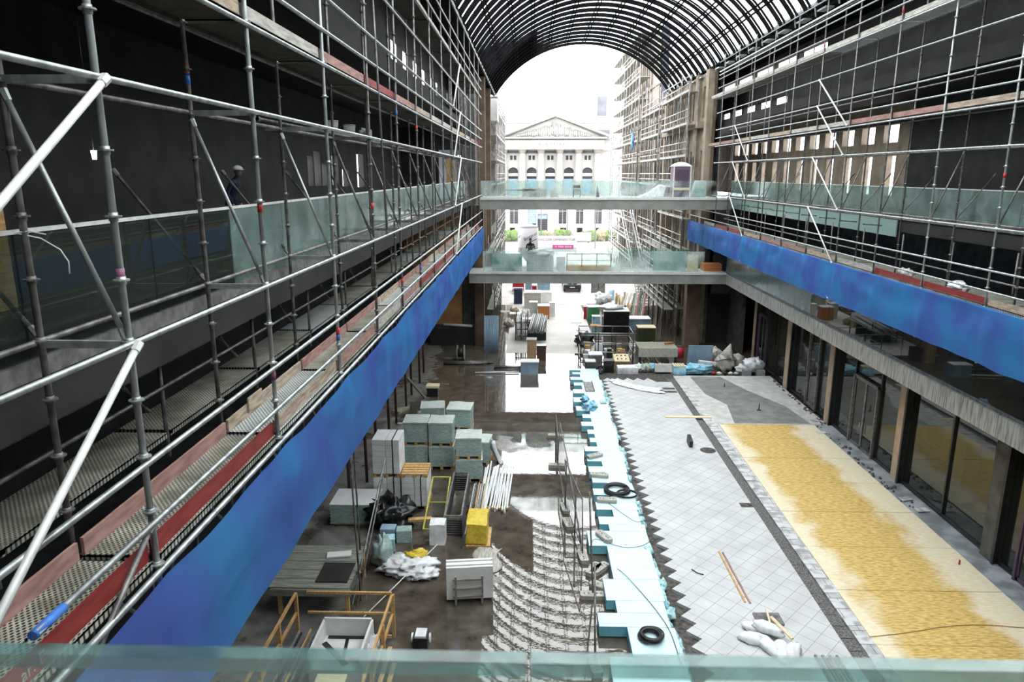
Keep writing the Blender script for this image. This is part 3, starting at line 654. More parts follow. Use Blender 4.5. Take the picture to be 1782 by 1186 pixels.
for i, (xt, xn, y) in enumerate(TE):
    far = 42.4 if i == 0 else TE[i - 1][2]
    tl = min((far - y) * .52, 1.1) if i != 18 else 1.0
    foam(i, True, xt, y, y + tl); foam(i, False, xn, y + tl, far)
m = MB()
for i in range(52):
    yy = 14 + i * .5; xx = 4.15 - .012 * (41 - yy) - .04
    m.blob((xx + rnd(-.08, .08), yy, .2), (rnd(.05, .16), rnd(.2, .42), rnd(.05, .15)), .55, 4.5, i, 12, 8)
tag(m.build('membrane_edge', 'foam_skirt'), 'crumpled turquoise membrane along the foam boards beside the paver teeth', 'membrane', kind='stuff')
one('blue_film_pile', MB().blob((3.05, 34.9, .42), (.34, .5, .22), .5, 3, 2, 20, 12).blob((2.85, 35.3, .6), (.18, .4, .2), .5, 3, 4), 'blue_film', 'heap of bright blue plastic film dropped on the foam boards', 'plastic film')
one('inspection_cover', MB().box(3.66, 3.98, 35.45, 35.95, .335, .4).box(3.7, 3.94, 35.5, 35.9, .4, .41), 'wrap_green', 'small square green cover plate lying on the foam boards', 'cover plate')
one('mortar_tub', MB().box(3.05, 3.55, 37.6, 39.4, .335, .37).box(3.05, 3.09, 37.6, 39.4, .335, .44).box(3.51, 3.55, 37.6, 39.4, .335, .44), 'galv_old_dim', 'long dull metal tray lying at the far end of the foam boards', 'tray')
def coil(name, c, r0, turns, seed, label, rr=.022):
    pts = []
    for k in range(int(turns * 22)):
        t = k * 2 * math.pi / 22; q = r0 * (.82 + .3 * ((k * .37 / 22) % 1)) + .07 * noise.noise(Vector((t * .3, seed, 0)))
        pts.append((c[0] + q * math.cos(t) + .03 * math.sin(t * .21), c[1] + q * math.sin(t) * 1.02 + .03 * math.cos(t * .17), c[2] + .012 * k / 22 + .05 * abs(noise.noise(Vector((t * .2, seed, 3))))))
    return one(name, MB().path(pts, rr), 'rubber', label, 'hose coil', 'black hose coils on the foam boards')
o = coil('hose_coil', (3.3, 25.0, .36), .44, 9, 1, 'large loose black hose coil with a second loop, midway along the foam boards', .025)
MB().path([(3.62 + .38 * math.cos(t), 24.65 + .34 * math.sin(t), .37 + .003 * t) for t in [i * .3 for i in range(64)]], .022).build('loop', 'rubber', o)
coil('hose_coil', (3.15, 16.25, .37), .26, 10, 5, 'small tight black hose coil near the foreground glass edge', .024)
def cable(pts, r, m_, label):
    P = []; pts = [Vector(p) for p in pts]
    for a, b, c, d in zip([pts[0]] + pts[:-2], pts[:-1], pts[1:], pts[2:] + [pts[-1]]):
        for k in range(8):
            t = k / 8; P.append(.5 * ((2 * b) + (c - a) * t + (2 * a - 5 * b + 4 * c - d) * t * t + (3 * b - a - 3 * c + d) * t ** 3))
    P.append(pts[-1]); return one('cable', MB().path(P, r), m_, label, 'cable')
cable([(2.75, 24.2, .35), (3.6, 22.6, .36), (4.05, 22.6, .36), (3.9, 21.2, .36), (3.1, 20.8, .35), (2.2, 21.3, .36), (2.0, 20.9, .36)], .008, 'steel_dark', 'thin dark cable looping over the foam boards below the large coil')
cable([(2.35, 20.2, .1), (2.75, 19.4, .36), (3.2, 18.3, .36), (3.55, 17.2, .36), (3.7, 16.4, .36), (3.72, 15.2, .36)], .009, 'steel_dark', 'thin dark cable running straight down the foam boards to the small coil')
cable([(8.95, 16.7, .16), (10, 16.9, .16), (11.2, 17.2, .16), (12.2, 17.3, .16), (13.2, 17.2, .16), (14, 17.1, .16)], .012, 'timber', 'thin yellow cord lying across the near pressed-wood sheets')
# ---------------------------------------------------------------- site fence with concrete feet
FOOT = MB().box(-.14, .14, -.33, .33, 0, .13)
def foot_block(loc, rz, label, group='concrete fence feet'):
    m = MB()
    m.prism([(-.10, -.36), (.10, -.36), (.14, -.3), (.14, .3), (.10, .36), (-.10, .36), (-.14, .3), (-.14, -.3)], 0, .13)
    for k in (-.24, -.12, .12, .24): m.ring((0, k, .128), (0, k, .134), .03, .03, 8)
    m.mi = [0] * 8 + [0] * 2 + [0] * (len(m.f) - 10)
    o = m.build('fence_foot', 'toe_grey'); tag(o, label, 'concrete block', group); o.location = loc; o.rotation_euler = (0, 0, rz)
    hh = MB()
    for k in (-.24, -.12, .12, .24): hh.ring((0, k, .13), (0, k, .137), .028, .028, 8)
    hh.build('socket', 'steel_dark', o); return o
FT = [((1.2, 31.5, 0), 1.5, 'concrete foot under the far end of the wire fence'), ((1.15, 28.0, 0), 1.5, 'concrete foot under the second post of the wire fence'), ((1.3, 24.1, 0), .1, 'concrete foot at the middle of the wire fence'), ((1.35, 22.9, 0), .2, 'concrete foot just nearer than the fence middle'), ((1.72, 20.7, 0), .1, 'concrete foot at the near end of the leaning fence pole'),
      ((2.45, 21.4, .335), .5, 'concrete foot lying askew on the near foam boards'), ((2.2, 20.0, 0), -.7, 'concrete foot angled beside the stepped notch'), ((2.0, 19.95, 0), -.5, 'concrete foot partly behind the near fence pole'), ((2.15, 19.0, 0), 1.0, 'concrete foot turned towards the foam boards'), ((1.85, 18.55, 0), 1.57, 'concrete foot lying crosswise under the near pole'),
      ((2.75, 26.3, .335), 1.4, 'concrete foot lying crosswise on the foam by the large coil, far side'), ((2.74, 28.3, .335), 2.1, 'concrete foot lying slanted on the foam, farthest of those on boards'), ((2.82, 24.1, .335), 1.5, 'concrete foot lying crosswise on the foam just below the large coil'), ((1.66, 15.5, 0), .1, 'concrete foot below the foreground glass edge')]
for a in FT: foot_block(*a)
def fence_panel(p0, p1, h, label, lean=0, n=16):
    r = thing('wire_fence', label, 'fence', p0); p0, p1 = Vector(p0), Vector(p1); up = Vector((lean, 0, h))
    m = MB(r)
    for a, b in ((p0, p0 + up), (p1, p1 + up), (p0 + up, p1 + up), (p0 + Vector((0, 0, .15)), p1 + Vector((0, 0, .15)))): m.tube(a, b, .021, 6)
    m.build('frame', 'galv_old_dim', r); m = MB(r)
    for i in range(1, n): q = p0.lerp(p1, i / n); m.tube(q + Vector((0, 0, .15)), q + up, .003, 4)
    for i in range(1, 5): m.tube(p0 + up * i / 5, p1 + up * i / 5, .003, 4)
    m.build('wire_mesh', 'galv_old_dim', r); return r
fence_panel((1.2, 31.4, .1), (1.18, 28.0, .1), 1.05, 'low wire fence panel at the far end of the standing fence', 0)
fence_panel((1.18, 28.0, .1), (1.3, 24.15, .1), 1.9, 'wire fence panel standing on the wet floor beside the foam boards', .05, 20)
fence_panel((1.32, 24.0, .1), (1.72, 20.8, .1), 1.9, 'wire fence panel nearest the viewer in the row of fencing', -.05, 18)
for p0, p1, nm in (((1.55, 22.3, 0), (1.57, 22.3, 2.05), 'upright steel pole standing alone beside the near fence panel'), ((1.72, 20.9, .1), (1.35, 24.2, 2.0), 'slanting steel pole leaning along the near fence panel'), ((1.86, 18.6, .12), (1.72, 19.0, 3.1), 'tall steel pole standing in the crosswise concrete foot'), ((1.66, 15.5, .1), (1.75, 17.2, 1.9), 'steel pole rising from the foot under the glass edge')):
    one('steel_pole', MB().tube(p0, p1, .028), 'galv_old_dim', nm, 'pole')
# ---------------------------------------------------------------- loose things on the pavers
one('timber_plank', MB().box(6.75, 9.05, 33.95, 34.22, .13, .17), 'timber_pale', 'pale yellow plank laid across the drain channel', 'plank')
one('timber_lath', MB().box(6.1, 6.16, 18.2, 21.0, .13, .16, c=(6.13, 19.6, .14), rz=.01), 'timber', 'thin wooden lath lying on the pavers, left of the pair', 'lath', 'pair of laths on the pavers')
one('timber_lath', MB().box(6.22, 6.28, 18.15, 20.95, .13, .155, c=(6.25, 19.5, .14), rz=.02), 'toe_pink', 'reddish lath lying on the pavers, right of the pair', 'lath', 'pair of laths on the pavers')
one('short_pipe', MB().path([(5.0, 19.9, .15), (5.12, 19.7, .15), (5.3, 19.6, .15)], .015), 'rubber', 'short curved black pipe piece lying on the pavers', 'pipe')
m = MB()
m.box(7.1, 7.25, 30.0, 30.6, .13, .5, rx=.2); one('drain_grate', m, 'steel_dark', 'small dark grate standing tilted beside the round drain hole', 'grate')
one('drain_hole', MB().ring((7.85, 29.7, .132), (7.85, 29.7, .138), .34, .34, 20), 'soil', 'round unpaved drain hole in the pavers beside the channel', 'drain')
for i, (x, y) in enumerate([(7.4, 38.2), (7.75, 24.2), (7.5, 38.8)]): struct('paving_gap', MB().box(x, 8.2, y, y + .35, .131, .136), 'soil')
def sack(loc, rz, label, s=(.2, .42, .13), m_='white_plastic', seed=0, group='white cement sacks in the near heap'):
    o = MB().blob((0, 0, s[2] * .8), s, .16, 2, seed, 16, 10).build('cement_sack', m_); tag(o, label, 'sack', group); o.location = loc; o.rotation_euler = (0, 0, rz); return o
SK = [((5.9, 16.45, .12), 1.3, 'white sack lying outermost left in the heap on the pavers'), ((6.15, 16.15, .12), .3, 'white sack pointing towards the viewer in the sack heap'), ((6.42, 15.95, .12), -.2, 'white sack under the glass edge in the sack heap'), ((6.68, 15.95, .12), -.6, 'white sack at the right of the sack heap'), ((6.1, 16.9, .12), 1.2, 'white sack at the far left of the sack heap'), ((6.3, 16.7, .26), .9, 'white sack lying on top of the sack heap')]
for i, (a, b, c) in enumerate(SK): sack(a, b, c, seed=i)
one('timber_offcut', MB().beam((6.45, 17.0, .5), (6.75, 16.2, .42), .09, .04).beam((6.35, 16.6, .4), (6.42, 17.3, .55), .05, .03), 'timber_pale', 'pale timber offcuts stuck in the sack heap', 'timber')
one('steel_grid_mat', MB().box(6.1, 6.8, 16.9, 17.4, .3, .36), 'galv_old_dim', 'small grey wire tray behind the sack heap', 'tray')
for i in range(7):
    one('steel_section', MB().box(7.2 + i * .09, 7.26 + i * .09, 13.6 + .12 * (i % 3), 15.9 - .1 * (i % 2), .13, .19), ['galv_old_dim', 'galv', 'timber_grey'][i % 3], f'metal channel lying on the pavers below the glass edge, {ORD[i]} from the left', 'metal section', 'metal channels on the near pavers')
one('dust_sheet', MB().sheet(lambda u, v: (4.7 + 2.7 * u + .15 * math.sin(9 * v), 39.9 - 1.9 * u * .9 + 1.0 * v - .5 * math.sin(2.5 * u), .16 + .09 * abs(noise.noise(Vector((u * 9, v * 4, 2))))), 40, 10), 'white_plastic', 'crumpled white sheet lying across the far end of the pavers', 'sheet', solid=.01)
one('cone_marker', MB().ring((11.8, 35.3, .12), (11.8, 35.3, .5), .03, .02).box(11.7, 11.9, 35.25, 35.35, .12, .15), 'steel_dark', 'small dark anchor standing on the wet concrete apron', 'anchor')
one('cone_marker', MB().ring((11.1, 39.4, .12), (11.1, 39.4, .35), .03, .02), 'steel_dark', 'tiny dark anchor standing at the far side of the apron', 'anchor')
struct('apron_wet_stain', MB().prism([(10.0, 33.3), (13.7, 33.3), (13.4, 36.0), (12.2, 38.8), (11.4, 41.5), (9.6, 41.5), (9.7, 38), (10.4, 36.2)], .12, .124), 'apron_wet')
for i, (a, b) in enumerate([((13.9, 33.6, 1), .4), ((13.5, 31.9, 1), .2), ((13.85, 24.9, 0), .3), ((14.0, 24.0, 0), .1)]):
    one('paving_slab', MB().box(a[0], a[0] + .45, a[1], a[1] + .3, .12, .16, rz=b), 'kerb_stone', ['loose pale slab at the corner of the apron', 'loose pale slab beside the far pressed-wood sheet', 'loose slab lying on the shopfront strip', 'loose slab lying on the strip next to the wide window'][i], 'slab')
one('survey_peg', MB().ring((13.4, 20.4, .1), (13.4, 20.4, .3), .03, .025), 'red', 'short red peg standing on the shopfront strip', 'peg')
# ---------------------------------------------------------------- pallets of stone and blocks, left
def pallet_part(r, w_, d, z=0):
    m = MB()
    for k in range(5): m.box(-w_ / 2, w_ / 2, -d / 2 + k * d / 5 + .02, -d / 2 + (k + 1) * d / 5 - .03, z + .11, z + .14)
    for k in (-1, 0, 1): m.box(k * (w_ / 2 - .06) - .06, k * (w_ / 2 - .06) + .06, -d / 2, d / 2, z, z + .11)
    m.build('pallet', 'timber', r)
def wrapped(loc, w_, d, h, rz, label, seed, wrap='wrap_green'):
    r = thing('wrapped_pallet', label, 'pallet', loc, rz, 'film-wrapped stone pallets')
    pallet_part(r, w_, d); m = MB().rbox(-w_ / 2, w_ / 2, -d / 2, d / 2, .14, h - .03, .035, seed)
    m.build('stone_load', wrap, r)
    MB().rbox(-w_ / 2 - .015, w_ / 2 + .015, -d / 2 - .015, d / 2 + .015, h - .06, h, .02, seed + 3).build('top_film', 'wrap_top', r)
    return r
WP = [((-4.75, 28.2, 0), 1.0, 1.0, 1.02, .03, 'film-wrapped stone pallet at the bottom left of the front stack'), ((-3.68, 28.1, 0), 1.0, 1.0, 1.02, .03, 'film-wrapped stone pallet at the bottom right of the front stack'), ((-4.75, 28.2, 1.03), 1.0, 1.0, 1.0, .03, 'film-wrapped stone pallet on top of the front stack, left'), ((-3.68, 28.1, 1.03), .98, 1.0, 1.02, .0, 'film-wrapped stone pallet on top of the front stack, right'),
      ((-4.4, 30.6, 0), 1.05, 1.0, 1.05, .1, 'film-wrapped stone pallet at the bottom of the rear left stack'), ((-4.4, 30.6, 1.06), 1.05, 1.0, .8, .1, 'film-wrapped stone pallet topping the rear left stack'), ((-3.1, 30.0, 0), 1.05, 1.0, 1.05, -.05, 'film-wrapped stone pallet at the bottom of the rear right stack'), ((-3.1, 30.0, 1.06), 1.05, 1.1, .95, -.05, 'film-wrapped stone pallet topping the rear right stack'),
      ((-2.45, 26.9, 0), 1.05, 1.0, .95, .08, 'film-wrapped stone pallet at the bottom of the stack beside the white tubes'), ((-2.45, 26.9, .96), 1.0, 1.0, .9, .05, 'film-wrapped stone pallet on top of the stack beside the white tubes'), ((-2.2, 28.6, 0), 1.05, 1.0, 1.05, -.1, 'lone film-wrapped stone pallet with film trailing off, behind the tube-side stack')]
for i, a in enumerate(WP): wrapped(*a, seed=i * 7 + 1)
one('trailing_film', MB().sheet(lambda u, v: (-1.62 + .35 * u + .15 * math.sin(5 * v), 28.2 + .5 * v, 1.0 - 1.0 * u ** .7 + .05 * math.sin(11 * v + 4 * u)), 10, 10), 'white_plastic', 'whitish film trailing off the lone wrapped pallet', 'plastic film', solid=.01)
def blockpile(loc, w_, d, h, rz, label, m_='white_board', rows=5, cols=2):
    r = thing('block_pallet', label, 'pallet', loc, rz, 'pale aerated block pallets'); pallet_part(r, w_, d)
    m = MB(); hh = (h - .14) / rows
    for k in range(rows):
        for c in range(cols): m.box(-w_ / 2 + c * w_ / cols + .008, -w_ / 2 + (c + 1) * w_ / cols - .008, -d / 2, d / 2, .14 + k * hh + .006, .14 + (k + 1) * hh)
    m.build('block_load', m_, r, bevel=.01)
    m = MB().box(w_ / 4 - .02, w_ / 4 + .02, -d / 2 - .01, d / 2 + .01, .13, h + .01); m.build('strap', 'steel_dark', r); return r
blockpile((-5.22, 24.6, 0), 1.0, 1.1, 1.2, 0, 'pale block pallet at the bottom of the tall white stack'); blockpile((-5.22, 24.6, 1.21), 1.0, 1.1, 1.45, 0, 'pale block pallet on top of the tall white stack', rows=6)
blockpile((-4.2, 24.5, 0), .95, 1.1, 1.25, 0, 'pale block pallet carrying an empty wooden pallet')
r = thing('wooden_pallet', 'empty wooden pallet lying on the lower pale blocks', 'pallet', (-4.2, 24.5, 1.25), .02); pallet_part(r, .95, 1.1)
m = MB()
for i in range(11):
    m.box(-6.95 + .03 * (i % 2), -5.35 - .02 * (i % 3), 22.6, 23.9, .1 + i * .063, .1 + i * .063 + .055)
r = thing('board_stack', 'stack of green-edged plasterboards under the netting', 'board stack', (-6.2, 23.2, 0)); b_ = m.build('boards', 'wrap_green'); b_.parent = r; b_.location = (6.2, -23.2, 0)
MB(r).box(-6.95, -5.35, 22.6, 23.9, .8, .83).build('top_board', 'white_board', r); MB(r).box(-6.9, -5.4, 22.7, 22.85, 0, .1).box(-6.9, -5.4, 23.6, 23.75, 0, .1).build('bearer', 'timber', r)
one('tarpaulin_heap', MB().blob((-4.75, 22.9, .38), (.75, .7, .5), .35, 2.6, 3, 28, 18, .7).blob((-5.2, 22.5, .5), (.4, .4, .4), .4, 3, 9), 'black_plastic', 'heap of shiny black plastic sheeting in front of the pale blocks', 'tarpaulin')
one('timber_plank', MB().box(-4.2, -3.4, 22.45, 22.65, .3, .38, rz=.15), 'timber', 'light wooden plank sticking out of the black heap', 'plank')
# racks of steel frames lying towards the viewer
def frame_panel(r, x0, x1, y0, y1, z0, z1, m_, n=0, name='frame'):
    m = MB(r); t = .05
    m.beam((x0, y0, z0), (x0, y1, z1), t, t).beam((x1, y0, z0), (x1, y1, z1), t, t).beam((x0, y0, z0), (x1, y0, z0), t, t).beam((x0, y1, z1), (x1, y1, z1), t, t)
    for i in range(n): q = (i + 1) / (n + 1); m.beam((x0, y0 + (y1 - y0) * q, z0 + (z1 - z0) * q), (x1, y0 + (y1 - y0) * q, z0 + (z1 - z0) * q), t * .7, t * .7)
    return m.build(name, m_, r)
r = thing('lime_rack', 'lime yellow steel frame leaning on the rack beside the pale blocks', 'frame', (-3.2, 22.6, 0)); frame_panel(r, -3.6, -2.95, 22.0, 24.6, .25, 1.0, 'lime', 1)
for i in range(9):
    r = thing('steel_rack', f'dark steel frame lying in the frame stack, {ORD[i]} from the bottom', 'frame', (-2.55, 23.3, .05), 0, 'steel frames stacked by the white tubes'); zz = .08 + i * .085
    frame_panel(r, -2.85, -2.3, 22.0, 25.0, zz, zz + .25, 'galv_old_dim' if i > 6 else 'steel_dark', 0); 
for i in range(8):
    x = -2.15 + .06 * i; one('steel_bar', MB().beam((x, 21.7 + .08 * i, .25 + .06 * (i % 3)), (x + .1, 24.6, .75 + .05 * (i % 2)), .035, .035), ['galv', 'galv_old_dim', 'steel_dark', 'timber'][i % 4], f'steel bar lying beside the frame stack, {ORD[i]} from the left', 'steel bar', 'steel bars beside the frame stack')
random.seed(11)
for i in range(26):
    x = -1.85 + .043 * i; lv = (i % 3) * .07
    one('white_tube', MB().box(x, x + .045, 23.6 + rnd(0, .5), 27.3 + rnd(-.4, .3), .1 + lv, .16 + lv, rz=rnd(-.03, .03) - .04, rx=.06), 'white_plastic' if i % 4 else 'alu', f'white profile in the loose pile on the wet floor, {["leftmost", "left-hand", "middle", "right-hand", "rightmost"][min(4, i // 5)]} batch, {ORD[i % 5 if i < 25 else 5]}', 'tube', 'white profiles piled on the wet floor')
one('timber_bearer', MB().box(-1.9, -.75, 24.0, 24.12, 0, .1), 'timber', 'timber bearer under the near end of the white profiles', 'timber')
one('timber_bearer', MB().box(-1.85, -.75, 26.6, 26.72, 0, .1), 'timber', 'timber bearer under the far end of the white profiles', 'timber')
r = thing('wrapped_block', 'yellow film-wrapped insulation bale lying near the white profiles', 'bale', (-1.72, 21.9, .06)); m = MB(r).rbox(-2.08, -1.4, 21.35, 22.6, .1, .75, .05, 4); m.build('bale', 'yellow', r, bevel=.05); MB(r).box(-2.1, -1.3, 21.3, 22.6, 0, .06).build('board', 'timber', r)
one('white_bale', MB().rbox(-3.3, -2.8, 21.4, 21.95, 0, .72, .03, 8), 'white_plastic', 'white wrapped cube standing in front of the yellow frame', 'bale', bevel=.04)
one('wet_paper', MB().sheet(lambda u, v: (-1.75 + .8 * u + .1 * math.sin(7 * v), 19.9 + 1.4 * v + .15 * math.sin(6 * u), .012 + .01 * math.sin(9 * u)), 10, 10), 'toe_grey', 'torn sheet of wet board lying in front of the yellow bale', 'sheet', solid=.006)
# white boards on a trestle
r = thing('board_trestle', 'white foam boards standing on edge in a small wooden rack', 'rack', (-1.7, 18.5, 0))
for i in range(4): MB(r).box(-2.38, -1.05, 18.2 + i * .11, 18.29 + i * .11, .12, 1.12 + .03 * (i % 2), rz=.12, c=(-1.7, 18.4, 0)).build('board', 'white_board', r)
m = MB(r)
for z in (.25, .5, .78): m.box(-2.2, -1.35, 18.05, 18.1, z, z + .05, rz=.12, c=(-1.7, 18.4, 0))
for x in (-2.15, -1.4): m.box(x, x + .06, 18.0, 18.06, 0, .95, rz=.12, c=(-1.7, 18.4, 0)).box(x, x + .06, 18.0, 18.9, 0, .1, rz=.12, c=(-1.7, 18.4, 0))
m.build('rack_frame', 'timber_grey', r)
r = thing('water_canister', 'small black and white tub standing on the wet floor near the cage', 'tub', (-2.8, 16.3, 0))
MB(r).box(-3.0, -2.62, 16.1, 16.5, .0, .3).build('body', 'steel_dark', r); MB(r).box(-2.95, -2.67, 16.12, 16.48, .3, .36).build('lid', 'white_plastic', r); MB(r).ring((-3.02, 16.3, .2), (-3.06, 16.3, .2), .12, .12, 12).ring((-2.6, 16.3, .2), (-2.56, 16.3, .2), .12, .12, 12).build('wheel', 'white_plastic', r)
# timber cage and its contents
r = thing('timber_cage', 'open yellow timber cage standing under the blue netting', 'timber frame', (-4.9, 14.5, 0))
CX0, CX1, CY0, CY1, CZ = -6.15, -3.6, 12.0, 16.6, 1.25
for x in (CX0, CX1 + .02):
    for y in (CY1, CY1 - 1.3, CY1 - 2.6, CY0): MB(r).box(x - .04, x + .04, y - .04, y + .04, 0, CZ).build('post', 'timber', r)
for x in (CX0, CX1):
    for z in (CZ, .7): MB(r).box(x - .03, x + .03, CY0, CY1, z - .05, z + .02).build('rail', 'timber', r)
MB(r).box(CX0 + .3, CX1, CY1 - .03, CY1 + .03, CZ, CZ + .07).build('rail', 'timber', r); MB(r).box(CX0 + .3, CX1, CY1 - .03, CY1 + .03, .66, .72).build('rail', 'timber', r); MB(r).box(CX0 + .7, CX1, CY1 - .25, CY1 - .2, .12, .2).build('rail', 'timber', r)
for i in range(6): MB(r).box(CX1 + .05 + .07 * i, CX1 + .10 + .07 * i, CY0 - .2, CY1 - .9 - .2 * i, .3 + .15 * (i % 3), .36 + .15 * (i % 3)).build('rail', 'timber', r)
for i in range(7):
    x = -5.95 + .1 * i; one('steel_profile', MB().box(x, x + .035, 12.2, 16.1 - .15 * (i % 3), .45 + .05 * (i % 2), .5 + .05 * (i % 2)), ['galv', 'steel_dark', 'galv_old_dim', 'timber'][i % 4], f'long metal profile lying in the timber cage, {ORD[i]} from the left', 'metal profile', 'metal profiles in the timber cage')
r = thing('skip_box', 'white open-topped box with taped black lines, inside the timber cage', 'box', (-4.6, 15.0, .1))
m = MB(r); m.box(-5.2, -4.0, 15.9, 15.96, .1, 1.0).box(-5.24, -5.18, 14.6, 15.96, .1, .95).box(-4.02, -3.96, 14.6, 15.96, .1, .95).box(-5.2, -4.0, 14.6, 15.9, .1, .5); m.build('body', 'white_board', r)
MB(r).beam((-5.15, 15.6, .51), (-4.4, 14.8, .51), .14, .02).beam((-4.6, 15.8, .51), (-4.5, 14.9, .51), .08, .02).beam((-5.1, 15.82, .52), (-4.1, 15.82, .52), .1, .02).build('black_tape', 'steel_dark', r); MB(r).beam((-4.35, 15.0, .52), (-4.1, 14.9, .52), .12, .02).build('red_tape', 'tape_red', r)
for i, (a, b) in enumerate([((-3.88, 15.2, .1), 0), ((-3.9, 15.6, .15), 1)]): one('plastic_bag', MB().blob((a[0], a[1], .42), (.14, .22, .3), .35, 3, i + 20), 'white_plastic', ['crumpled white bag squeezed beside the white box, nearer', 'crumpled white bag squeezed beside the white box, farther'][i], 'bag')
one('pale_board', MB().box(-4.95, -4.25, 12.3, 14.4, .5, .56), 'timber_pale', 'pale flat board lying in the near part of the cage', 'board')
# plank platform beside the cage
r = thing('plank_platform', 'grey timber platform of wide boards under the netting', 'platform', (-6.2, 18.6, 0))
for i in range(5): MB(r).box(-7.2, -4.95, 17.35 + i * .46, 17.78 + i * .46, .88, .94).build('board', 'timber_grey', r)
for x in (-7.0, -5.1):
    for y in (17.5, 19.4): MB(r).box(x, x + .1, y, y + .1, 0, .88).build('leg', 'timber', r)
MB(r).box(-7.1, -4.9, 17.3, 17.36, .7, .9).build('edge_board', 'timber_grey', r)
one('white_board', MB().box(-6.0, -5.3, 18.9, 19.2, .95, 1.0, rz=.2), 'white_board', 'small white panel lying on the grey timber platform', 'panel')
one('black_mat', MB().box(-5.95, -5.05, 17.6, 18.6, .945, .975), 'concrete_dark', 'dark square sheet lying on the grey timber platform', 'mat')
one('plastic_film_heap', MB().blob((-3.75, 19.8, .16), (.85, .55, .26), .28, 4.5, 31, 40, 20, .6).blob((-3.3, 19.55, .12), (.5, .35, .16), .3, 5, 32, 26, 14, .7), 'white_plastic', 'heap of translucent white film with yellow streaks on the wet floor', 'plastic film')
one('yellow_film', MB().blob((-3.55, 20.15, .34), (.35, .25, .16), .5, 3, 33), 'yellow', 'crumpled yellow film on the white film heap', 'plastic film')
one('green_film', MB().blob((-4.6, 20.2, .45), (.3, .5, .5), .3, 3, 35), 'wrap_green', 'bulging green film wrapping beside the white film heap', 'plastic film')
for i, (x, y, m_) in enumerate([(-5.0, 21.6, 'blue_pale'), (-4.45, 21.5, 'wrap_green'), (-4.9, 20.9, 'foam_skirt')]): one('storage_box', MB().box(x, x + .5, y, y + .4, 0, .45, rz=.1 * i), m_, ['grey-blue box', 'dull green box', 'turquoise box'][i] + ' standing in the clutter behind the film heap', 'box', bevel=.02)
one('long_rod', MB().tube((-4.55, 17.3, .1), (-3.0, 21.0, .25), .018), 'white_plastic', 'long pale rod lying from the film heap towards the cage', 'rod')
m = thing('tube_bundle', 'upright bundle of scaffold tubes by the black heap', 'tubes', (-4.9, 20.6, 0))
for i, (a, b) in enumerate([((-4.85, 18.2, 0), (-5.0, 18.3, 6.4)), ((-5.1, 19.4, 0), (-5.2, 19.5, 7.2)), ((-5.05, 18.0, 0), (-4.75, 21.8, 2.9)), ((-4.9, 17.9, 0), (-4.7, 21.2, 2.6)), ((-5.3, 18.4, .9), (-4.8, 18.2, .9))]): MB(m).tube(a, b, .026).build('tube', ['galv_old_dim', 'galv_old_dim', 'galv', 'galv_old_dim', 'galv_old_dim'][i], m)
for i in range(9): one('steel_prop', MB().tube((-6.6 + .1 * (i % 2), 24 + i * 2.3, 0), (-6.6 + .1 * (i % 2), 24 + i * 2.3, 4.95), .06), 'rust_red', f'rusty steel prop under the left gallery, {ORD[i]} from the viewer', 'prop', 'rusty props under the left gallery')
one('timber_prop', MB().beam((-6.5, 35.9, 1.6), (-5.75, 37.2, .05), .12, .12), 'timber_grey', 'slanting timber leaning beside the small white box', 'timber')
one('timber_offcut', MB().box(-6.9, -6.5, 34.6, 35.6, 0, .12, rz=-.4), 'moss_board', 'mossy board lying by the rusty props', 'board')
r = thing('tool_box', 'small white-topped box standing on the dark floor, left', 'box', (-5.4, 37.7, 0)); MB(r).box(-5.7, -5.1, 37.5, 38.0, 0, .5).build('body', 'steel_dark', r); MB(r).box(-5.75, -5.05, 37.45, 38.05, .5, .62).build('top', 'timber_pale', r)
for i, (x, y, s_) in enumerate([(-6.1, 34.0, .12), (-5.6, 34.6, .14), (-6.4, 33.0, .1), (-3.1, 33.6, .16), (-5.3, 36.0, .1), (-5.0, 35.4, .13)]): one('rubble_piece', MB().blob((x, y, s_ * .5), (s_ * 1.6, s_, s_ * .6), .3, 3, 40 + i, 10, 6), 'toe_grey', f'small piece of debris on the left floor, {ORD[i]} of the scattered ones', 'debris', 'scattered debris pieces')
# ---------------------------------------------------------------- things further down the hall and in the yard
def crate(x0, x1, y, z1, name, label, cat, m_, top=None, d=None, z0=0, slats=0):
    d = d or (x1 - x0); r = thing(name, label, cat, ((x0 + x1) / 2, y + d / 2, z0))
    MB(r).rbox(x0, x1, y, y + d, z0, z1 - .06, .02, x0).build('body', m_, r)
    MB(r).box(x0 - .03, x1 + .03, y - .03, y + d + .03, z1 - .06, z1).build('top', top or m_, r)
    if slats:
        m = MB(r)
        for i in range(slats): a = x0 + (x1 - x0) * i / slats; m.box(a, a + .04, y - .04, y, z0 + .05, z1 - .1)
        m.build('front_slats', 'timber', r)
    return r
crate(-1.91, -.71, 73.7, 1.5, 'waste_container', 'red waste container standing far back on the left of the yard', 'container', 'red', 'red')
crate(-1.8, -.8, 72.2, .55, 'wrapped_pallet', 'low white wrapped pallet in front of the red waste container', 'pallet', 'white_board')
for i in range(3): crate(.65, 1.91, 70.2, .6 + .6 * i, 'wrapped_pallet', f'pale blue wrapped pallet in the yard stack, {["lowest", "middle", "topmost"][i]}', 'pallet', 'blue_pale', 'blue_film', z0=.6 * i)
crate(-.57, .1, 72, 1.2, 'wrapped_pallet', 'pale blue pallet between red container and blue stack', 'pallet', 'blue_pale', 'white_board'); crate(.12, .6, 71.5, .95, 'wrapped_pallet', 'dark red drum pallet beside the blue stack', 'pallet', 'red', 'red')
crate(.9, 2.0, 67.3, 1.0, 'wrapped_pallet', 'white wrapped pallet in front of the blue stack', 'pallet', 'white_board')
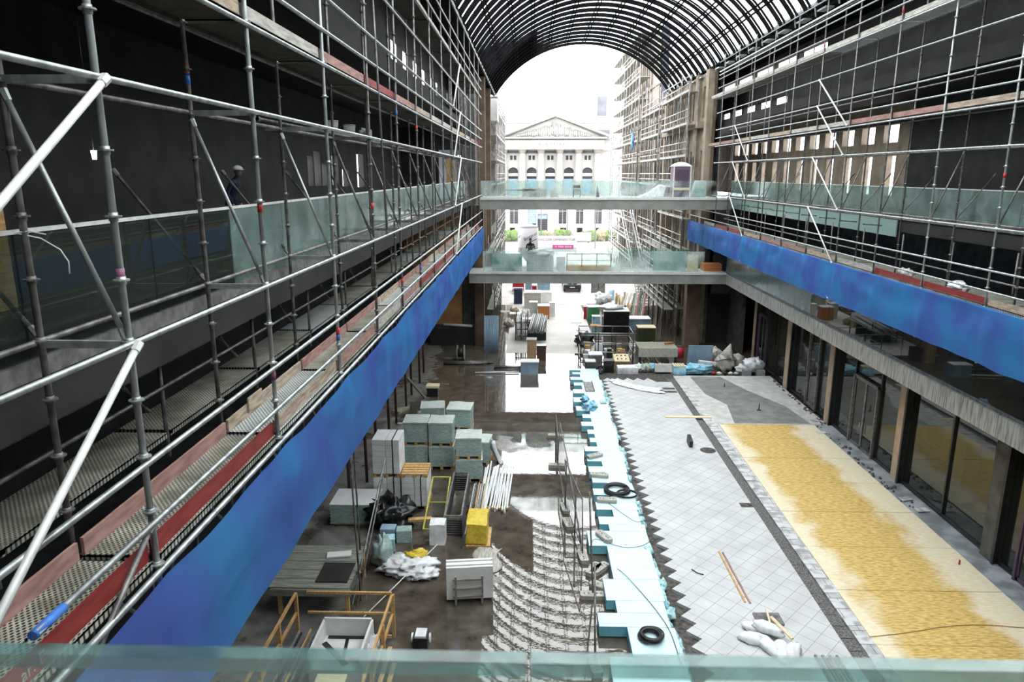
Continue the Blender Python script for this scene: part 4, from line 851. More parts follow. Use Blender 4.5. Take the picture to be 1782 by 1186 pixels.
crate(.61, 1.58, 59.3, 1.15, 'brick_pallet', 'orange-brown slatted brick pallet standing by the yard lane', 'pallet', 'orange_brown', 'white_board', slats=5)
crate(-.1, .58, 60.2, 1.3, 'wrapped_pallet', 'greyish wrapped pallet left of the orange brick pallet', 'pallet', 'wrap_top', 'white_board'); crate(1.6, 2.1, 60.5, 1.2, 'wrapped_pallet', 'white wrapped pallet right of the orange brick pallet', 'pallet', 'white_board')
crate(-.6, .9, 64, 1.5, 'site_skip', 'pale open skip behind the grey wrapped pallet', 'skip', 'toe_grey', 'white_board'); crate(-1.6, -.8, 66.5, 1.4, 'tool_cabinet', 'dark blue cabinet beside the left yard scaffold', 'cabinet', 'cloth_navy')
crate(-1.7, -.6, 57.5, .8, 'carton_heap', 'brown carton below the left yard scaffold', 'carton', 'cardboard', 'white_board'); crate(-.7, .2, 56.3, .6, 'carton_heap', 'brown carton with white top behind the pipe rack', 'carton', 'cardboard', 'white_board')
for i, (x, y, z) in enumerate([(-1.3, 58.6, .95), (-.4, 57.4, .75), (.1, 57.6, .3), (-1.7, 56.3, .3)]): one('rubble_sack', MB().blob((x, y, z * .8), (.4, .4, .35), .35, 3, 60 + i), 'bag_cloth' if i % 2 else 'cardboard', f'rubble sack among the cartons at the left of the lane, {ORD[i]} from the back', 'sack', 'rubble sacks left of the lane')
# pipe rack with tubes
r = thing('pipe_rack', 'dark steel rack full of pipes left of the yard lane', 'rack', (-.66, 52, 0))
m = MB(r)
for x in (-1.11, -.66, -.22):
    for y in (51.3, 54.0): m.box(x - .03, x + .03, y - .03, y + .03, 0, 1.75)
    for z in (.3, .8, 1.3): m.box(x - .03, x + .03, 51.3, 54, z, z + .06)
for z in (.3, .8, 1.3): m.box(-1.11, -.22, 51.28, 51.33, z, z + .06).box(-1.11, -.22, 53.97, 54.02, z, z + .06)
m.build('frame', 'steel_dark', r)
for i in range(18): one('rack_pipe', MB().tube((-1.05 + .13 * (i % 6) + .03, 51.0 + .1 * (i % 3), .42 + .5 * (i // 6)), (-1.05 + .13 * (i % 6) + .03, 54.3, .42 + .5 * (i // 6)), .045), ['galv', 'white_plastic', 'galv_old_dim'][i % 3], f'pipe lying on the {["bottom", "middle", "top"][i // 6]} tier of the dark pipe rack, {ORD[i % 6]} from the left', 'pipe', 'pipes in the pipe rack')
random.seed(5)
for i in range(22):
    a = i % 8; b = i // 8; x = -.15 + .15 * a + .07 * (b % 2); one('scaffold_tube', MB().tube((x, 50.6 + rnd(0, .3), .15 + .13 * b + .55), (x + .35, 54.6, .75 + .13 * b + .35), .05), 'galv' if i % 3 else 'galv_old_dim', f'scaffold tube in the leaning bundle by the pipe rack, layer {["one", "two", "three"][b]}, {ORD[a]} from the left', 'tube', 'scaffold tubes bundled by the pipe rack')
r = thing('tube_cradle', 'dark cradle under the leaning scaffold tube bundle', 'rack', (.45, 52, 0)); MB(r).box(-.2, 1.1, 51.3, 51.4, 0, .62).box(-.2, 1.1, 53.9, 54, 0, .9).box(-.22, -.17, 51.3, 54, 0, 1.2).box(1.1, 1.15, 51.3, 51.4, 0, 1.5).build('frame', 'steel_dark', r)
crate(-.23, .38, 45.4, 1.45, 'timber_crate', 'tall tan wooden crate by the lane', 'crate', 'cardboard', 'toe_grey', slats=3); crate(.42, 1.03, 45.7, .95, 'waste_bin', 'dark brown bin standing right of the tan crate', 'bin', 'rust_red', 'black_plastic')
crate(-.59, .5, 42.1, .82, 'pale_chest', 'pale blue-grey chest standing on the wet floor in the lane', 'chest', 'blue_pale', 'white_board', d=.7)
random.seed(9)
for i in range(20): one('steel_rod', MB().tube((-2.3 + rnd(0, .3), 43.2 + .07 * (i % 7), .032 + .065 * (i // 7)), (-.25 - rnd(0, .2), 43.2 + .07 * (i % 7), .032 + .065 * (i // 7)), .03), ['galv', 'galv_old_dim', 'steel_dark'][i % 3], f'steel rod in the crosswise pile by the pale chest, layer {["one", "two", "three"][i // 7]}, {ORD[i % 7]} from the front', 'rod', 'steel rods piled crosswise')
one('long_pipe', MB().tube((-3.4, 42.2, .08), (-.7, 42.5, .08), .045), 'white_plastic', 'long white pipe lying in front of the crosswise steel rods', 'pipe')
for i in range(10): one('steel_rod', MB().tube((-5.6 + .1 * (i % 3), 44.2 + .12 * (i % 5), .037 + .08 * (i // 5)), (-3.0 + .2 * (i % 4), 44.3 + .12 * (i % 5), .037 + .08 * (i // 5)), .035), ['steel_dark', 'galv_old_dim'][i % 2], f'dark rod in the pile against the ochre wall, {ORD[i]} of the pile', 'rod', 'dark rods by the ochre wall')
r = thing('cable_drum', 'dark drum among the rods near the ochre wall', 'drum', (-4.6, 45.6, 0)); MB(r).ring((-4.8, 45.6, .5), (-4.4, 45.6, .5), .3, .3, 16).build('core', 'steel_dark', r); MB(r).ring((-4.85, 45.6, .5), (-4.8, 45.6, .5), .5, .5, 16).ring((-4.4, 45.6, .5), (-4.35, 45.6, .5), .5, .5, 16).build('flange', 'timber_grey', r)
one('corrugated_sheet', MB().sheet(lambda u, v: (-3.2 + 1.0 * u, 47.6 + .5 * v + .03 * math.sin(60 * u), 2.5 * v), 60, 2), 'blue_pale', 'bluish corrugated sheet leaning by the left pier', 'sheet', solid=.01)
one('white_pipe', MB().tube((-6.3, 50.2, 1.4), (-4.2, 50.0, 1.35), .1), 'white_board', 'thick white pipe lying at the foot of the ochre wall', 'pipe')
one('pipe_ledge', MB().box(-7.2, -4.1, 49.6, 50.9, 0, 1.25), 'concrete_dark', 'low dark block carrying the white pipe', 'block')
# right of the lane
def guard_box(x0, x1, y0, y1, h, label):
    r = thing('guard_frame', label, 'railing', ((x0 + x1) / 2, (y0 + y1) / 2, 0)); m = MB(r)
    for z in (h, h * .66, h * .33, .08):
        for a, b in (((x0, y0), (x1, y0)), ((x0, y1), (x1, y1)), ((x0, y0), (x0, y1)), ((x1, y0), (x1, y1))): m.tube((*a, z), (*b, z), .03, 6)
    m.build('rail', 'galv', r)
    for x in (x0, x0 + (x1 - x0) / 3, x0 + (x1 - x0) * 2 / 3, x1):
        for y in (y0, y1): MB(r).tube((x, y, 0), (x, y, h + .05), .035, 6).build('post', 'steel_dark', r)
guard_box(3.3, 6.7, 45.4, 47.6, 1.9, 'tubular guard railing around the clutter right of the lane')
crate(5.62, 7.57, 53.9, 1.75, 'waste_skip', 'large black container with a white sheet over its top', 'skip', 'black_plastic', 'white_board', d=1.6)
one('white_sheet', MB().blob((6.3, 54.9, 1.83), (.9, .7, .2), .4, 3, 71, flat=.4), 'white_plastic', 'white crumpled sheet heaped on the large black container', 'sheet')
crate(7.73, 9.41, 55.2, .9, 'wrapped_pallet', 'long blue-grey container with a white top beside the black one', 'container', 'blue_pale', 'white_board', d=1.2)
crate(7.88, 9.15, 51.2, 1.05, 'olive_bin', 'dark olive bin with a cream lid right of the lane', 'bin', 'olive', 'timber_pale', d=1.0)
crate(4.81, 5.78, 58.9, 1.15, 'green_crate', 'green slatted crate with a white top at the lane edge', 'crate', 'green', 'white_board'); crate(4.5, 4.75, 59.4, 1.1, 'red_board', 'narrow red panel beside the green crate', 'panel', 'red', 'white_board')
crate(5.0, 5.6, 56.6, .8, 'glass_crate', 'bluish film-wrapped crate in front of the green crate', 'crate', 'blue_film', 'white_plastic'); crate(4.7, 5.5, 54.0, .55, 'carton_heap', 'flat carton with an orange top beside the black container', 'carton', 'wrap_green', 'orange_brown')
r = thing('barrier_panel', 'grey mesh barrier panel standing in the yard right of the van', 'fence', (6.9, 72.9, 0)); m = MB(r)
for x in (6.24, 6.95, 7.6): m.box(x - .03, x + .03, 72.85, 72.9, 0, 1.25)
m.box(6.24, 7.6, 72.85, 72.9, 1.2, 1.26).build('frame', 'steel_dark', r); MB(r).box(6.27, 7.57, 72.87, 72.88, .05, 1.2).build('mesh_infill', 'galv_old_dim', r)
one('plastic_barrel', MB().ring((7.92, 69.3, 0), (7.92, 69.3, .95), .26, .26, 16).ring((7.92, 69.3, .3), (7.92, 69.3, .34), .28, .28, 16), 'blue_film', 'light blue barrel standing in the yard by the white sacks', 'barrel')
random.seed(21)
for i in range(4): one('building_sack', MB().blob((6.5 + .4 * (i % 3), 66.3 + .4 * (i // 3), .4 + .1 * i), (.4, .4, .45), .3, 3, 80 + i, flat=.8), 'white_plastic', f'white building sack beside the light blue barrel, {ORD[i]} from the lane', 'sack', 'white building sacks by the barrel')
for i in range(14): one('waste_board', MB().beam((7.3 + .1 * i, 61.8 + rnd(0, .6), .05), (7.6 + .1 * i + rnd(-.4, .4), 62.6 + rnd(0, .5), 1.2 + rnd(0, .6)), .16, .04), ['timber', 'timber_pale', 'cardboard', 'white_board'][i % 4], f'waste board leaning in the timber heap, {ORD[i]} from the lane side', 'board', 'waste boards in the timber heap')
for i in range(9): one('leaning_profile', MB().beam((8.25 + .13 * i, 58.6, 0), (9.0 + .13 * i, 61.4, 1.9 + .1 * (i % 3)), .09, .05), ['rust_red', 'green', 'galv_old_dim', 'red', 'steel_dark'][i % 5], f'coloured steel profile leaning behind the blue-grey container, {ORD[i]} from the lane', 'steel profile', 'coloured steel profiles leaning together')
one('tarpaulin_heap', MB().blob((3.85, 49.8, .4), (.6, .6, .5), .4, 3, 90, flat=.8), 'steel_dark', 'dark tarpaulin heap at the lane edge behind the guard railing', 'tarpaulin')
random.seed(31)
CL = ['white_plastic', 'galv_old_dim', 'steel_dark', 'timber', 'galv', 'blue_pale', 'lime', 'cardboard', 'purple_grey']
for i in range(20):
    x = 3.5 + .75 * (i % 4) + rnd(0, .2); y = 45.65 + .38 * (i // 4); hh = rnd(.3, .95)
    one('site_box', MB().rbox(x, x + rnd(.3, .5), y, y + .3, 0.03, hh, .05, i), CL[i % 9], f'item boxed in by the guard railing, row {ORD[i // 4]}, {ORD[i % 4]} from the left', 'box', 'clutter inside the guard railing')
for i in range(7): one('long_profile', MB().beam((7.0, 49.3 + .15 * i, .032), (8.9, 49.5 + .15 * i, .032 + .02 * i), .1, .06), ['galv', 'steel_dark', 'white_plastic'][i % 3], f'metal profile in the shiny pile before the olive bin, {ORD[i]} from the front', 'metal profile', 'shiny metal profiles before the olive bin')
r = thing('board_hoarding', 'wide beige-grey board box standing crosswise behind the stone clutter', 'box', (8.1, 44.4, 0)); MB(r).box(6.9, 9.38, 44.25, 44.35, .62, 1.2).build('front_board', 'toe_grey', r); MB(r).box(6.9, 9.38, 44.35, 46.0, 1.12, 1.2).build('top_board', 'moss_board', r); MB(r).box(6.95, 7.1, 44.4, 46, 0, 1.12).box(9.2, 9.35, 44.4, 46, 0, 1.12).build('side_board', 'steel_dark', r)
one('orange_pipe', MB().tube((8.7, 45.2, 1.3), (9.3, 45.4, 1.3), .07), 'orange_brown', 'short orange pipe lying on the wide board box', 'pipe')
r = thing('red_barrel', 'dark red barrel beside the wide board box', 'barrel', (10.0, 46.6, 0)); MB(r).ring((10.0, 46.6, 0), (10, 46.6, .75), .28, .28, 16).build('body', 'red', r); MB(r).ring((10, 46.6, .75), (10, 46.6, .8), .25, .25, 16).build('lid', 'steel_dark', r)
crate(3.42, 4.0, 42.6, .75, 'grey_stack', 'small stack of grey slabs at the near end of the clutter row', 'slab stack', 'concrete_mid', 'white_board'); crate(3.7, 4.5, 43.4, .98, 'white_box', 'white-topped box behind the tyre in the clutter row', 'box', 'galv_old_dim', 'white_plastic')
pts = [(4.28, 42.3 + .02 * math.sin(t), .33 + 0 * t) for t in [0]]
one('tyre', MB().path([(4.28 + .2 * math.cos(t), 42.25 + .05 * math.sin(t), .33 + .22 * math.sin(t)) for t in [i * .3 for i in range(23)]], .085, 8), 'rubber', 'dark tyre leaning in the clutter row behind the pavers', 'tyre')
crate(4.55, 5.15, 42.5, .8, 'black_stack', 'stack of black plastic pieces beside the tyre', 'stack', 'black_plastic', 'steel_dark')
r = thing('drilled_board', 'pale wooden board with drilled holes lying tilted in the clutter row', 'board', (5.75, 43.8, .5)); MB(r).box(5.26, 6.24, 43.4, 44.3, .62, .68, rx=.3).build('board', 'timber_pale', r)
hm = MB(r)
for i in range(3):
    for j in range(2): hm.ring((5.5 + .26 * i, 43.65 + .4 * j, .62 + .12 * j), (5.5 + .26 * i, 43.63 + .4 * j, .67 + .12 * j), .04, .04, 8)
hm.build('hole', 'steel_dark', r); MB(r).box(5.3, 6.2, 43.5, 44.2, 0, .5).build('base', 'cardboard', r)
one('white_tray', MB().rbox(5.36, 6.59, 42.3, 43.1, .03, .42, .06, 5), 'white_plastic', 'white film-covered tray at the edge of the pavers', 'tray', bevel=.05)
for i in range(6): one('rubble_sack', MB().blob((6.75 + .28 * i, 42.9 + .1 * (i % 2), .25), (.24, .3, .26), .35, 3, 100 + i, flat=.7), ['white_plastic', 'wrap_green', 'toe_grey', 'blue_film', 'bag_cloth', 'wrap_top'][i], f'small sack in the rubbish row behind the pavers, {ORD[i]} from the left', 'sack', 'small sacks behind the pavers')
one('concrete_shell', MB().box(7.64, 8.7, 42.4, 42.9, .05, .6, rx=-.3), 'concrete_light', 'pale grey curved panel leaning in the rubbish row', 'panel', bevel=.05)
r = thing('blue_crate', 'blue wrapped crate with a slatted top at the drain channel end', 'crate', (9.05, 42.2, 0)); MB(r).rbox(8.7, 9.42, 41.9, 42.6, .12, .6, .03, 2).build('body', 'blue_film', r)
for i in range(5): MB(r).box(8.7 + .15 * i, 8.8 + .15 * i, 41.9, 42.6, .62, .67).build('slat', 'timber_pale', r)
one('blue_sheet', MB().box(9.95, 11.49, 43.95, 44.0, .1, 1.5, rx=.15), 'blue_pale', 'blue-grey ribbed sheet standing upright behind the apron', 'sheet')
one('foam_block', MB().box(10.5, 11.55, 43.2, 43.45, .35, .6, ry=.12), 'white_plastic', 'white foam block leaning before the blue-grey sheet', 'block')
one('plastic_film_heap', MB().blob((10.2, 42.6, .28), (.95, .5, .32), .3, 4, 120, 32, 18, .8), 'blue_film', 'wide heap of white and blue film at the far edge of the apron', 'plastic film')
r = thing('big_bag', 'tall pointed grey bulk bag with a dark strap behind the apron', 'bag', (12.2, 43.5, 0)); MB(r).blob((12.2, 43.5, .5), (.62, .5, .58), .18, 2.4, 130, 24, 16, .85).ring((12.25, 43.5, .75), (12.45, 43.45, 1.72), .5, .02, 14).build('bag', 'bag_cloth', r)
MB(r).path([(12.2 + .64 * math.cos(t), 43.5 + .55 * math.sin(t), .72 - .12 * math.cos(t * 2)) for t in [i * .3 for i in range(22)]], .025).build('strap', 'steel_dark', r)
one('bulk_bag', MB().blob((13.1, 44.1, .42), (.5, .45, .45), .25, 2.6, 133, flat=.85), 'bag_cloth', 'lower grey bulk bag right of the pointed one', 'bag')
one('bulk_bag', MB().blob((11.65, 44.6, .75), (.6, .4, .35), .3, 2.6, 134), 'bag_cloth', 'limp grey bag lying behind the blue-grey sheet', 'bag')
one('cardboard_box', MB().box(11.3, 11.9, 44.2, 44.6, 0, .6), 'orange_brown', 'brown carton between blue sheet and pointed bag', 'carton')
one('plastic_film_heap', MB().blob((13.65, 42.5, .6), (.6, .5, .42), .28, 4, 140, 30, 18, .9).blob((13.1, 42.6, .3), (.5, .4, .3), .28, 4, 141), 'white_plastic', 'pale film heap at the right end of the apron', 'plastic film')
for i, x in enumerate((12.88, 13.71)): one('stone_block', MB().box(x, x + .46, 41.8, 42.2, .0, .45), 'brick_grey', ['grey stone block left of the film heap at the apron end', 'grey stone block right of the film heap at the apron end'][i], 'block', bevel=.02)
for i in range(5): one('rubble_piece', MB().blob((11.2 + .35 * i, 42.3, .12), (.15, .12, .1), .3, 3, 150 + i, 10, 6), ['red', 'white_plastic', 'steel_dark', 'white_plastic', 'wrap_green'][i], f'small scrap along the far edge of the apron, {ORD[i]} from the left', 'debris', 'scraps along the apron edge')
# lane markers / openings in the yard paving
for i, (x, y, w_) in enumerate([(2.5, 66, .9), (4.9, 64, .9), (3.3, 57.6, .9), (3.6, 54.6, .9), (5.3, 66.5, 1.1)]): struct('lane_slot', MB().box(x, x + w_, y, y + .25, .01, .014), 'steel_dark')
# ---------------------------------------------------------------- delivery van
r = thing('delivery_van', 'white delivery van parked in the yard facing the hall', 'van', (4.3, 76, 0))
r.rotation_euler = (0, 0, 0); m = MB(r)
prof = [(73.7, .45), (73.55, .75), (73.75, 1.15), (74.5, 1.35), (75.2, 2.2), (75.7, 2.45), (79.2, 2.5), (79.3, .5)]
n = len(prof); vs = [(x, y, z) for x in (3.38, 5.24) for y, z in prof]
m.add(vs, [list(range(n)), list(range(n, 2 * n))[::-1]] + [((i + 1) % n, i, n + i, n + (i + 1) % n) for i in range(n)]); m.build('body', 'car_paint', r, bevel=.08)
MB(r).add([(3.5, 74.5, 1.38), (5.12, 74.5, 1.38), (5.05, 75.12, 2.12), (3.57, 75.12, 2.12)], [(0, 1, 2, 3)]).build('windscreen', 'palace_dark', r, solid=.02)
MB(r).box(3.4, 5.22, 73.45, 73.8, .3, .72).build('bumper', 'steel_dark', r, bevel=.04)
MB(r).box(3.85, 4.77, 73.52, 73.62, .8, 1.08).build('grille', 'steel_dark', r); MB(r).ring((4.31, 73.5, .94), (4.31, 73.52, .94), .1, .1, 16).build('badge', 'alu', r)
for x in (3.42, 4.9): MB(r).box(x, x + .3, 73.5, 73.72, .8, 1.1).build('headlight', 'alu', r, bevel=.04)
MB(r).box(4.06, 4.56, 73.42, 73.46, .46, .57).build('number_plate', 'white_board', r)
for x in (3.2, 5.26): MB(r).box(x, x + .16, 74.7, 74.85, 1.45, 1.75).build('mirror', 'steel_dark', r, bevel=.03)
for x in (3.42, 5.0):
    for y in (74.3, 78.2): MB(r).ring((x, y, .34), (x + .2, y, .34), .34, .34, 18).build('wheel', 'rubber', r)
# ---------------------------------------------------------------- things on the footbridges
r = thing('portable_toilet', 'purple portable toilet with a white domed roof on the upper footbridge', 'toilet cabin', (9.85, 48.6, 10.45))
MB(r).box(9.28, 10.42, 48.1, 49.2, 10.47, 12.45).build('cabin', 'toilet_purple', r, bevel=.04); MB(r).box(9.46, 10.26, 48.06, 48.1, 10.6, 12.25).build('door', 'purple_grey', r)
MB(r).sheet(lambda u, v: (9.22 + 1.26 * u, 48.04 + 1.22 * v, 12.45 + .28 * math.sin(math.pi * u) ** .6 * math.sin(math.pi * v) ** .4), 12, 12).build('roof', 'white_board', r, solid=.03)
for x in (9.28, 10.36): MB(r).box(x, x + .06, 48.03, 48.1, 10.47, 12.45).build('corner_post', 'alu', r)
MB(r).box(9.26, 10.44, 48.02, 48.08, 10.95, 11.1).build('band', 'timber_pale', r)
one('covered_stack', MB().prism_y([(10.55, 10.47), (11.5, 10.47), (11.5, 11.55), (10.85, 11.55)], 48.2, 49.0), 'wrap_green', 'tapering film-covered stack beside the portable toilet', 'stack', bevel=.05)
one('covered_stack', MB().prism_y([(7.0, 10.47), (8.7, 10.47), (8.9, 11.2), (8.5, 11.3), (7.8, 10.8)], 48.2, 49.0), 'white_plastic', 'slanting white film-covered stack left of the portable toilet', 'stack', bevel=.08)
one('board_pile', MB().box(-.6, 1.0, 48.1, 48.9, 10.47, 11.05).box(-1.8, .3, 48.1, 48.6, 10.9, 10.98), 'timber_grey', 'grey board pile on the left of the upper footbridge', 'boards'); one('olive_carton', MB().box(1.25, 1.75, 48.0, 48.4, 10.47, 10.98), 'moss_board', 'small olive carton on the upper footbridge', 'carton')
r = thing('stacked_chairs', 'small stack of pale chairs in the middle of the upper footbridge', 'chairs', (3.0, 48.3, 10.47))
for i in range(5): MB(r).box(2.75, 3.25, 48.1, 48.5, 10.6 + .1 * i, 10.65 + .1 * i).box(2.78, 3.22, 48.45, 48.5, 10.65 + .1 * i, 10.95 + .1 * i).build('seat', 'wrap_top', r)
MB(r).tube((2.78, 48.1, 10.47), (2.78, 48.1, 11.0), .02).tube((3.22, 48.1, 10.47), (3.22, 48.1, 11.0), .02).tube((2.78, 48.5, 10.47), (2.78, 48.5, 11.3), .02).tube((3.22, 48.5, 10.47), (3.22, 48.5, 11.3), .02).build('leg', 'steel_dark', r)
one('blue_cone', MB().ring((4.4, 48.3, 10.47), (4.35, 48.3, 11.2), .12, .02, 10), 'cloth_navy', 'narrow dark blue cone shape on the upper footbridge', 'cone')
for i in range(6): one('glass_stack', MB().box(-2.6, -.6, 47.6 + i * .12, 47.66 + i * .12, 5.66, 6.6 + .03 * i), 'pane_teal', f'glass pane standing in the left stack on the lower footbridge, {ORD[i]} from the front', 'glass pane', 'glass panes stacked on the left of the lower footbridge')
for i in range(5): one('glass_stack', MB().box(-.3, 1.5, 47.6 + i * .13, 47.66 + i * .13, 5.66, 6.55 + .03 * i), 'wrap_green', f'glass pane standing in the second stack on the lower footbridge, {ORD[i]} from the front', 'glass pane', 'glass panes stacked second from left on the lower footbridge')
r = thing('site_bench', 'long pale bench-like rack with an ochre base on the lower footbridge', 'rack', (4.2, 48.3, 5.62)); MB(r).box(2.4, 5.4, 48.0, 48.7, 5.66, 5.95).build('base', 'timber', r)
for x in (2.4, 3.4, 4.4, 5.35): MB(r).box(x, x + .05, 48.0, 48.06, 5.9, 6.8).build('post', 'steel_dark', r)
MB(r).box(2.4, 5.4, 48.0, 48.05, 6.72, 6.8).box(2.4, 5.4, 48.0, 48.05, 6.3, 6.35).build('rail', 'alu', r)
one('white_board', MB().box(1.7, 2.3, 47.7, 47.8, 5.66, 6.6), 'white_board', 'white panel leaning in the middle of the lower footbridge', 'panel'); one('film_bundle', MB().blob((.6, 47.95, 6.85), (.9, .3, .2), .3, 3, 170), 'sheet_clear', 'bundle of clear film lying over the glass stack on the lower footbridge', 'plastic film')
for i, (a, b, c) in enumerate([(8.2, 10.4, 'pane_teal'), (10.5, 11.2, 'timber_pale')]): one('standing_panel', MB().box(a, b, 48.0, 48.08, 5.66, 6.95 - .2 * i), c, ['greenish panel standing at the right of the lower footbridge', 'pale panel standing at the right end of the lower footbridge'][i], 'panel')
one('rust_drum', MB().box(11.6, 12.8, 48.0, 49, 5.62, 6.1), 'orange_brown', 'rust-brown box at the right end of the lower footbridge', 'box')
# ---------------------------------------------------------------- the palace across the street
PY = 142
pr = thing('palace', 'pale classical palace with columns and pediment at the end of the view', 'building', (4.5, PY + 8, 0))
def pz(y): return 16 - .1085 * (y - 265)
bays = [-3.6, .03, 3.66, 7.29, 10.92]; cols = [-5.42, -1.79, 1.84, 5.47, 9.10, 12.73]
def wall_xz(m, y, x0, x1, z0, z1, holes, th=.5):
    xs = sorted({x0, x1} | {h[0] for h in holes} | {h[1] for h in holes})
    for a, b in zip(xs, xs[1:]):
        z = z0
        for za, zb in sorted((h[2], h[3]) for h in holes if h[0] <= a + 1e-6 and h[1] >= b - 1e-6):
            if za > z: m.box(a, b, y, y + th, z, za)
            z = max(z, zb)
        if z < z1: m.box(a, b, y, y + th, z, z1)
up = [(b - .95, b + .95, 8.2, 13.2) for b in bays] + [(b - .62, b - .12, 14.6, 15.45) for b in bays] + [(b + .12, b + .62, 14.6, 15.45) for b in bays]
m = MB(pr); wall_xz(m, PY + 1.6, -9, 16, 7.6, 16.4, up); m.build('upper_wall', 'palace_stone', pr)
m = MB(pr); wall_xz(m, PY, -12, 15.9, 0, 7.4, [(-.65, 1.05, 2.2, 6.2), (1.25, 3.2, .1, 4.4), (5.4, 6.9, 2.4, 6.2), (8.8, 10.2, 2.4, 6.2), (12.4, 13.8, 2.4, 6.2), (-4.2, -2.6, 2.4, 6.2), (5.7, 6.9, .6, 1.6), (9.0, 10.1, .6, 1.6), (12.6, 13.4, .6, 1.6), (-4.2, -3.2, .6, 1.6)])
m.build('ground_wall', 'palace_stone', pr)
m = MB(pr)
for i in range(17): m.box(-12, 15.9, PY - .03, PY, .35 + i * .42, .38 + i * .42)
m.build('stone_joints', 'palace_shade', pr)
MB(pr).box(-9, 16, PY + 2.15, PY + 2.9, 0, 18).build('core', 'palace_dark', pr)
for b in bays:
    m = MB(pr).box(b - .95, b + .95, PY + 2.0, PY + 2.1, 8.2, 11); m.build('window_glass', 'blue_pale', pr)
    MB(pr).box(b - 1.0, b + 1.0, PY + 1.5, PY + 1.9, 11.5, 12.1).build('transom_sill', 'palace_stone', pr)
    arc = [(b + 1.05 * math.cos(t), 12.2 + 1.0 * math.sin(t)) for t in [math.pi * k / 12 for k in range(13)]] + [(b - 1.05, 13.3), (b + 1.05, 13.3)]
    for k in range(12):
        p, q = arc[k], arc[k + 1]
        m = None
    f = MB(pr)
    for k in range(12):
        p, q = arc[k], arc[k + 1]; f.add([(p[0], PY + 1.55, p[1]), (q[0], PY + 1.55, q[1]), (q[0], PY + 1.55, 13.3), (p[0], PY + 1.55, 13.3), (p[0], PY + 1.9, p[1]), (q[0], PY + 1.9, q[1])], [(0, 1, 2, 3), (0, 4, 5, 1)])
    f.build('arch_head', 'palace_stone', pr)
    MB(pr).box(b - 1.1, b + 1.1, PY + 1.2, PY + 1.6, 15.9, 16.5).build('painted_shade', 'palace_dark', pr)  # dark box painting in the shade below the frieze
for c in cols:
    k = MB(pr).ring((c, PY + .5, 7.6), (c, PY + .5, 15.9), .62, .53, 20).build('column', 'palace_stone', pr)
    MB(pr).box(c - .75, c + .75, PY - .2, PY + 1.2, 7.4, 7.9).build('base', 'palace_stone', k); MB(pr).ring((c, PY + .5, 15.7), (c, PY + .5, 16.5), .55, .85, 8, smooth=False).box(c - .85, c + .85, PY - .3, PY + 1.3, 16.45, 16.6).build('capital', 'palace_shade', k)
MB(pr).box(-9, 13.9, PY - .2, PY + 2.1, 16.6, 18.3).box(-9, 16, PY + 1, PY + 2.1, 16.4, 18.3).build('frieze', 'palace_stone', pr)
m = MB(pr)
for i in range(62): m.box(-6 + i * .36, -5.84 + i * .36, PY - .55, PY - .2, 18.3, 18.5)
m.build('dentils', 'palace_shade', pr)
MB(pr).box(-9, 14.3, PY - .9, PY + 2, 18.5, 18.8).box(-9, 16.3, PY + .6, PY + 2, 18.5, 18.8).build('cornice', 'palace_stone', pr)
ax, az = 4.5, 22.6
MB(pr).prism_y([(-5.9, 18.8), (14.6, 18.8), (ax, az)], PY + .2, PY + 3).build('pediment', 'palace_stone', pr)
MB(pr).beam((-6.2, PY - .3, 18.95), (ax, PY - .3, az + .15), 1.4, .35).beam((14.9, PY - .3, 18.95), (ax, PY - .3, az + .15), 1.4, .35).build('raking_cornice', 'palace_stone', pr)
m = MB(pr)
for i in range(26):
    t = i / 26; m.box(-5.6 + 10.0 * t, -5.35 + 10.0 * t, PY - .2, PY + .2, 18.6 + 3.75 * t, 18.72 + 3.75 * t).box(14.2 - 9.6 * t, 14.45 - 9.6 * t, PY - .2, PY + .2, 18.6 + 3.75 * t, 18.72 + 3.75 * t)
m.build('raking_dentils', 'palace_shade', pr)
m = MB(pr)
for i in range(34):
    x = 4.4 + (i - 17) * .42; hgt = max(.5, 2.9 - abs(x - 4.4) * .34); m.blob((x, PY + .1, 18.9 + hgt * .42), (.22, .15, hgt * .4), .4, 3, i, 8, 6)
m.build('relief', 'palace_stone', pr)
text_part('lettering', 'BUNDESRAT', .75, (4.2 - 4.5, -8.24, 17.45), (R(90), 0, 0), 'letter_grey', pr, space=1.5)
MB(pr).box(-12, 15.3, PY + 3, PY + 14, 18, 22.9).box(-12, 15.7, PY + 2.8, PY + 3.2, 21.6, 22).build('attic', 'palace_stone', pr)
MB(pr).box(-12, 15.3, PY + 3.1, PY + 3.3, 22.4, 22.95).build('roof_edge', 'palace_shade', pr); MB(pr).prism_y([(10.5, 20.3), (15.2, 20.3), (15.2, 18.9), (13.4, 18.9)], PY + 2.9, PY + 3.1).build('roof_slope', 'roof_lead', pr)
MB(pr).box(12.9, 14.8, PY + 6, PY + 8, 22.9, 26.8).build('chimney', 'roof_lead', pr)
m = MB(pr).box(1.25, 3.2, PY - .1, PY + .1, 4.3, 4.55).box(1.0, 1.25, PY - .1, PY, 0, 4.6).box(3.2, 3.45, PY - .1, PY, 0, 4.6); m.build('door_surround', 'palace_stone', pr)
MB(pr).box(1.3, 3.15, PY + .3, PY + .35, .1, 3.3).build('door', 'palace_dark', pr); MB(pr).box(1.3, 3.15, PY + .25, PY + .3, 3.35, 4.25).build('transom_light', 'blue_pale', pr)
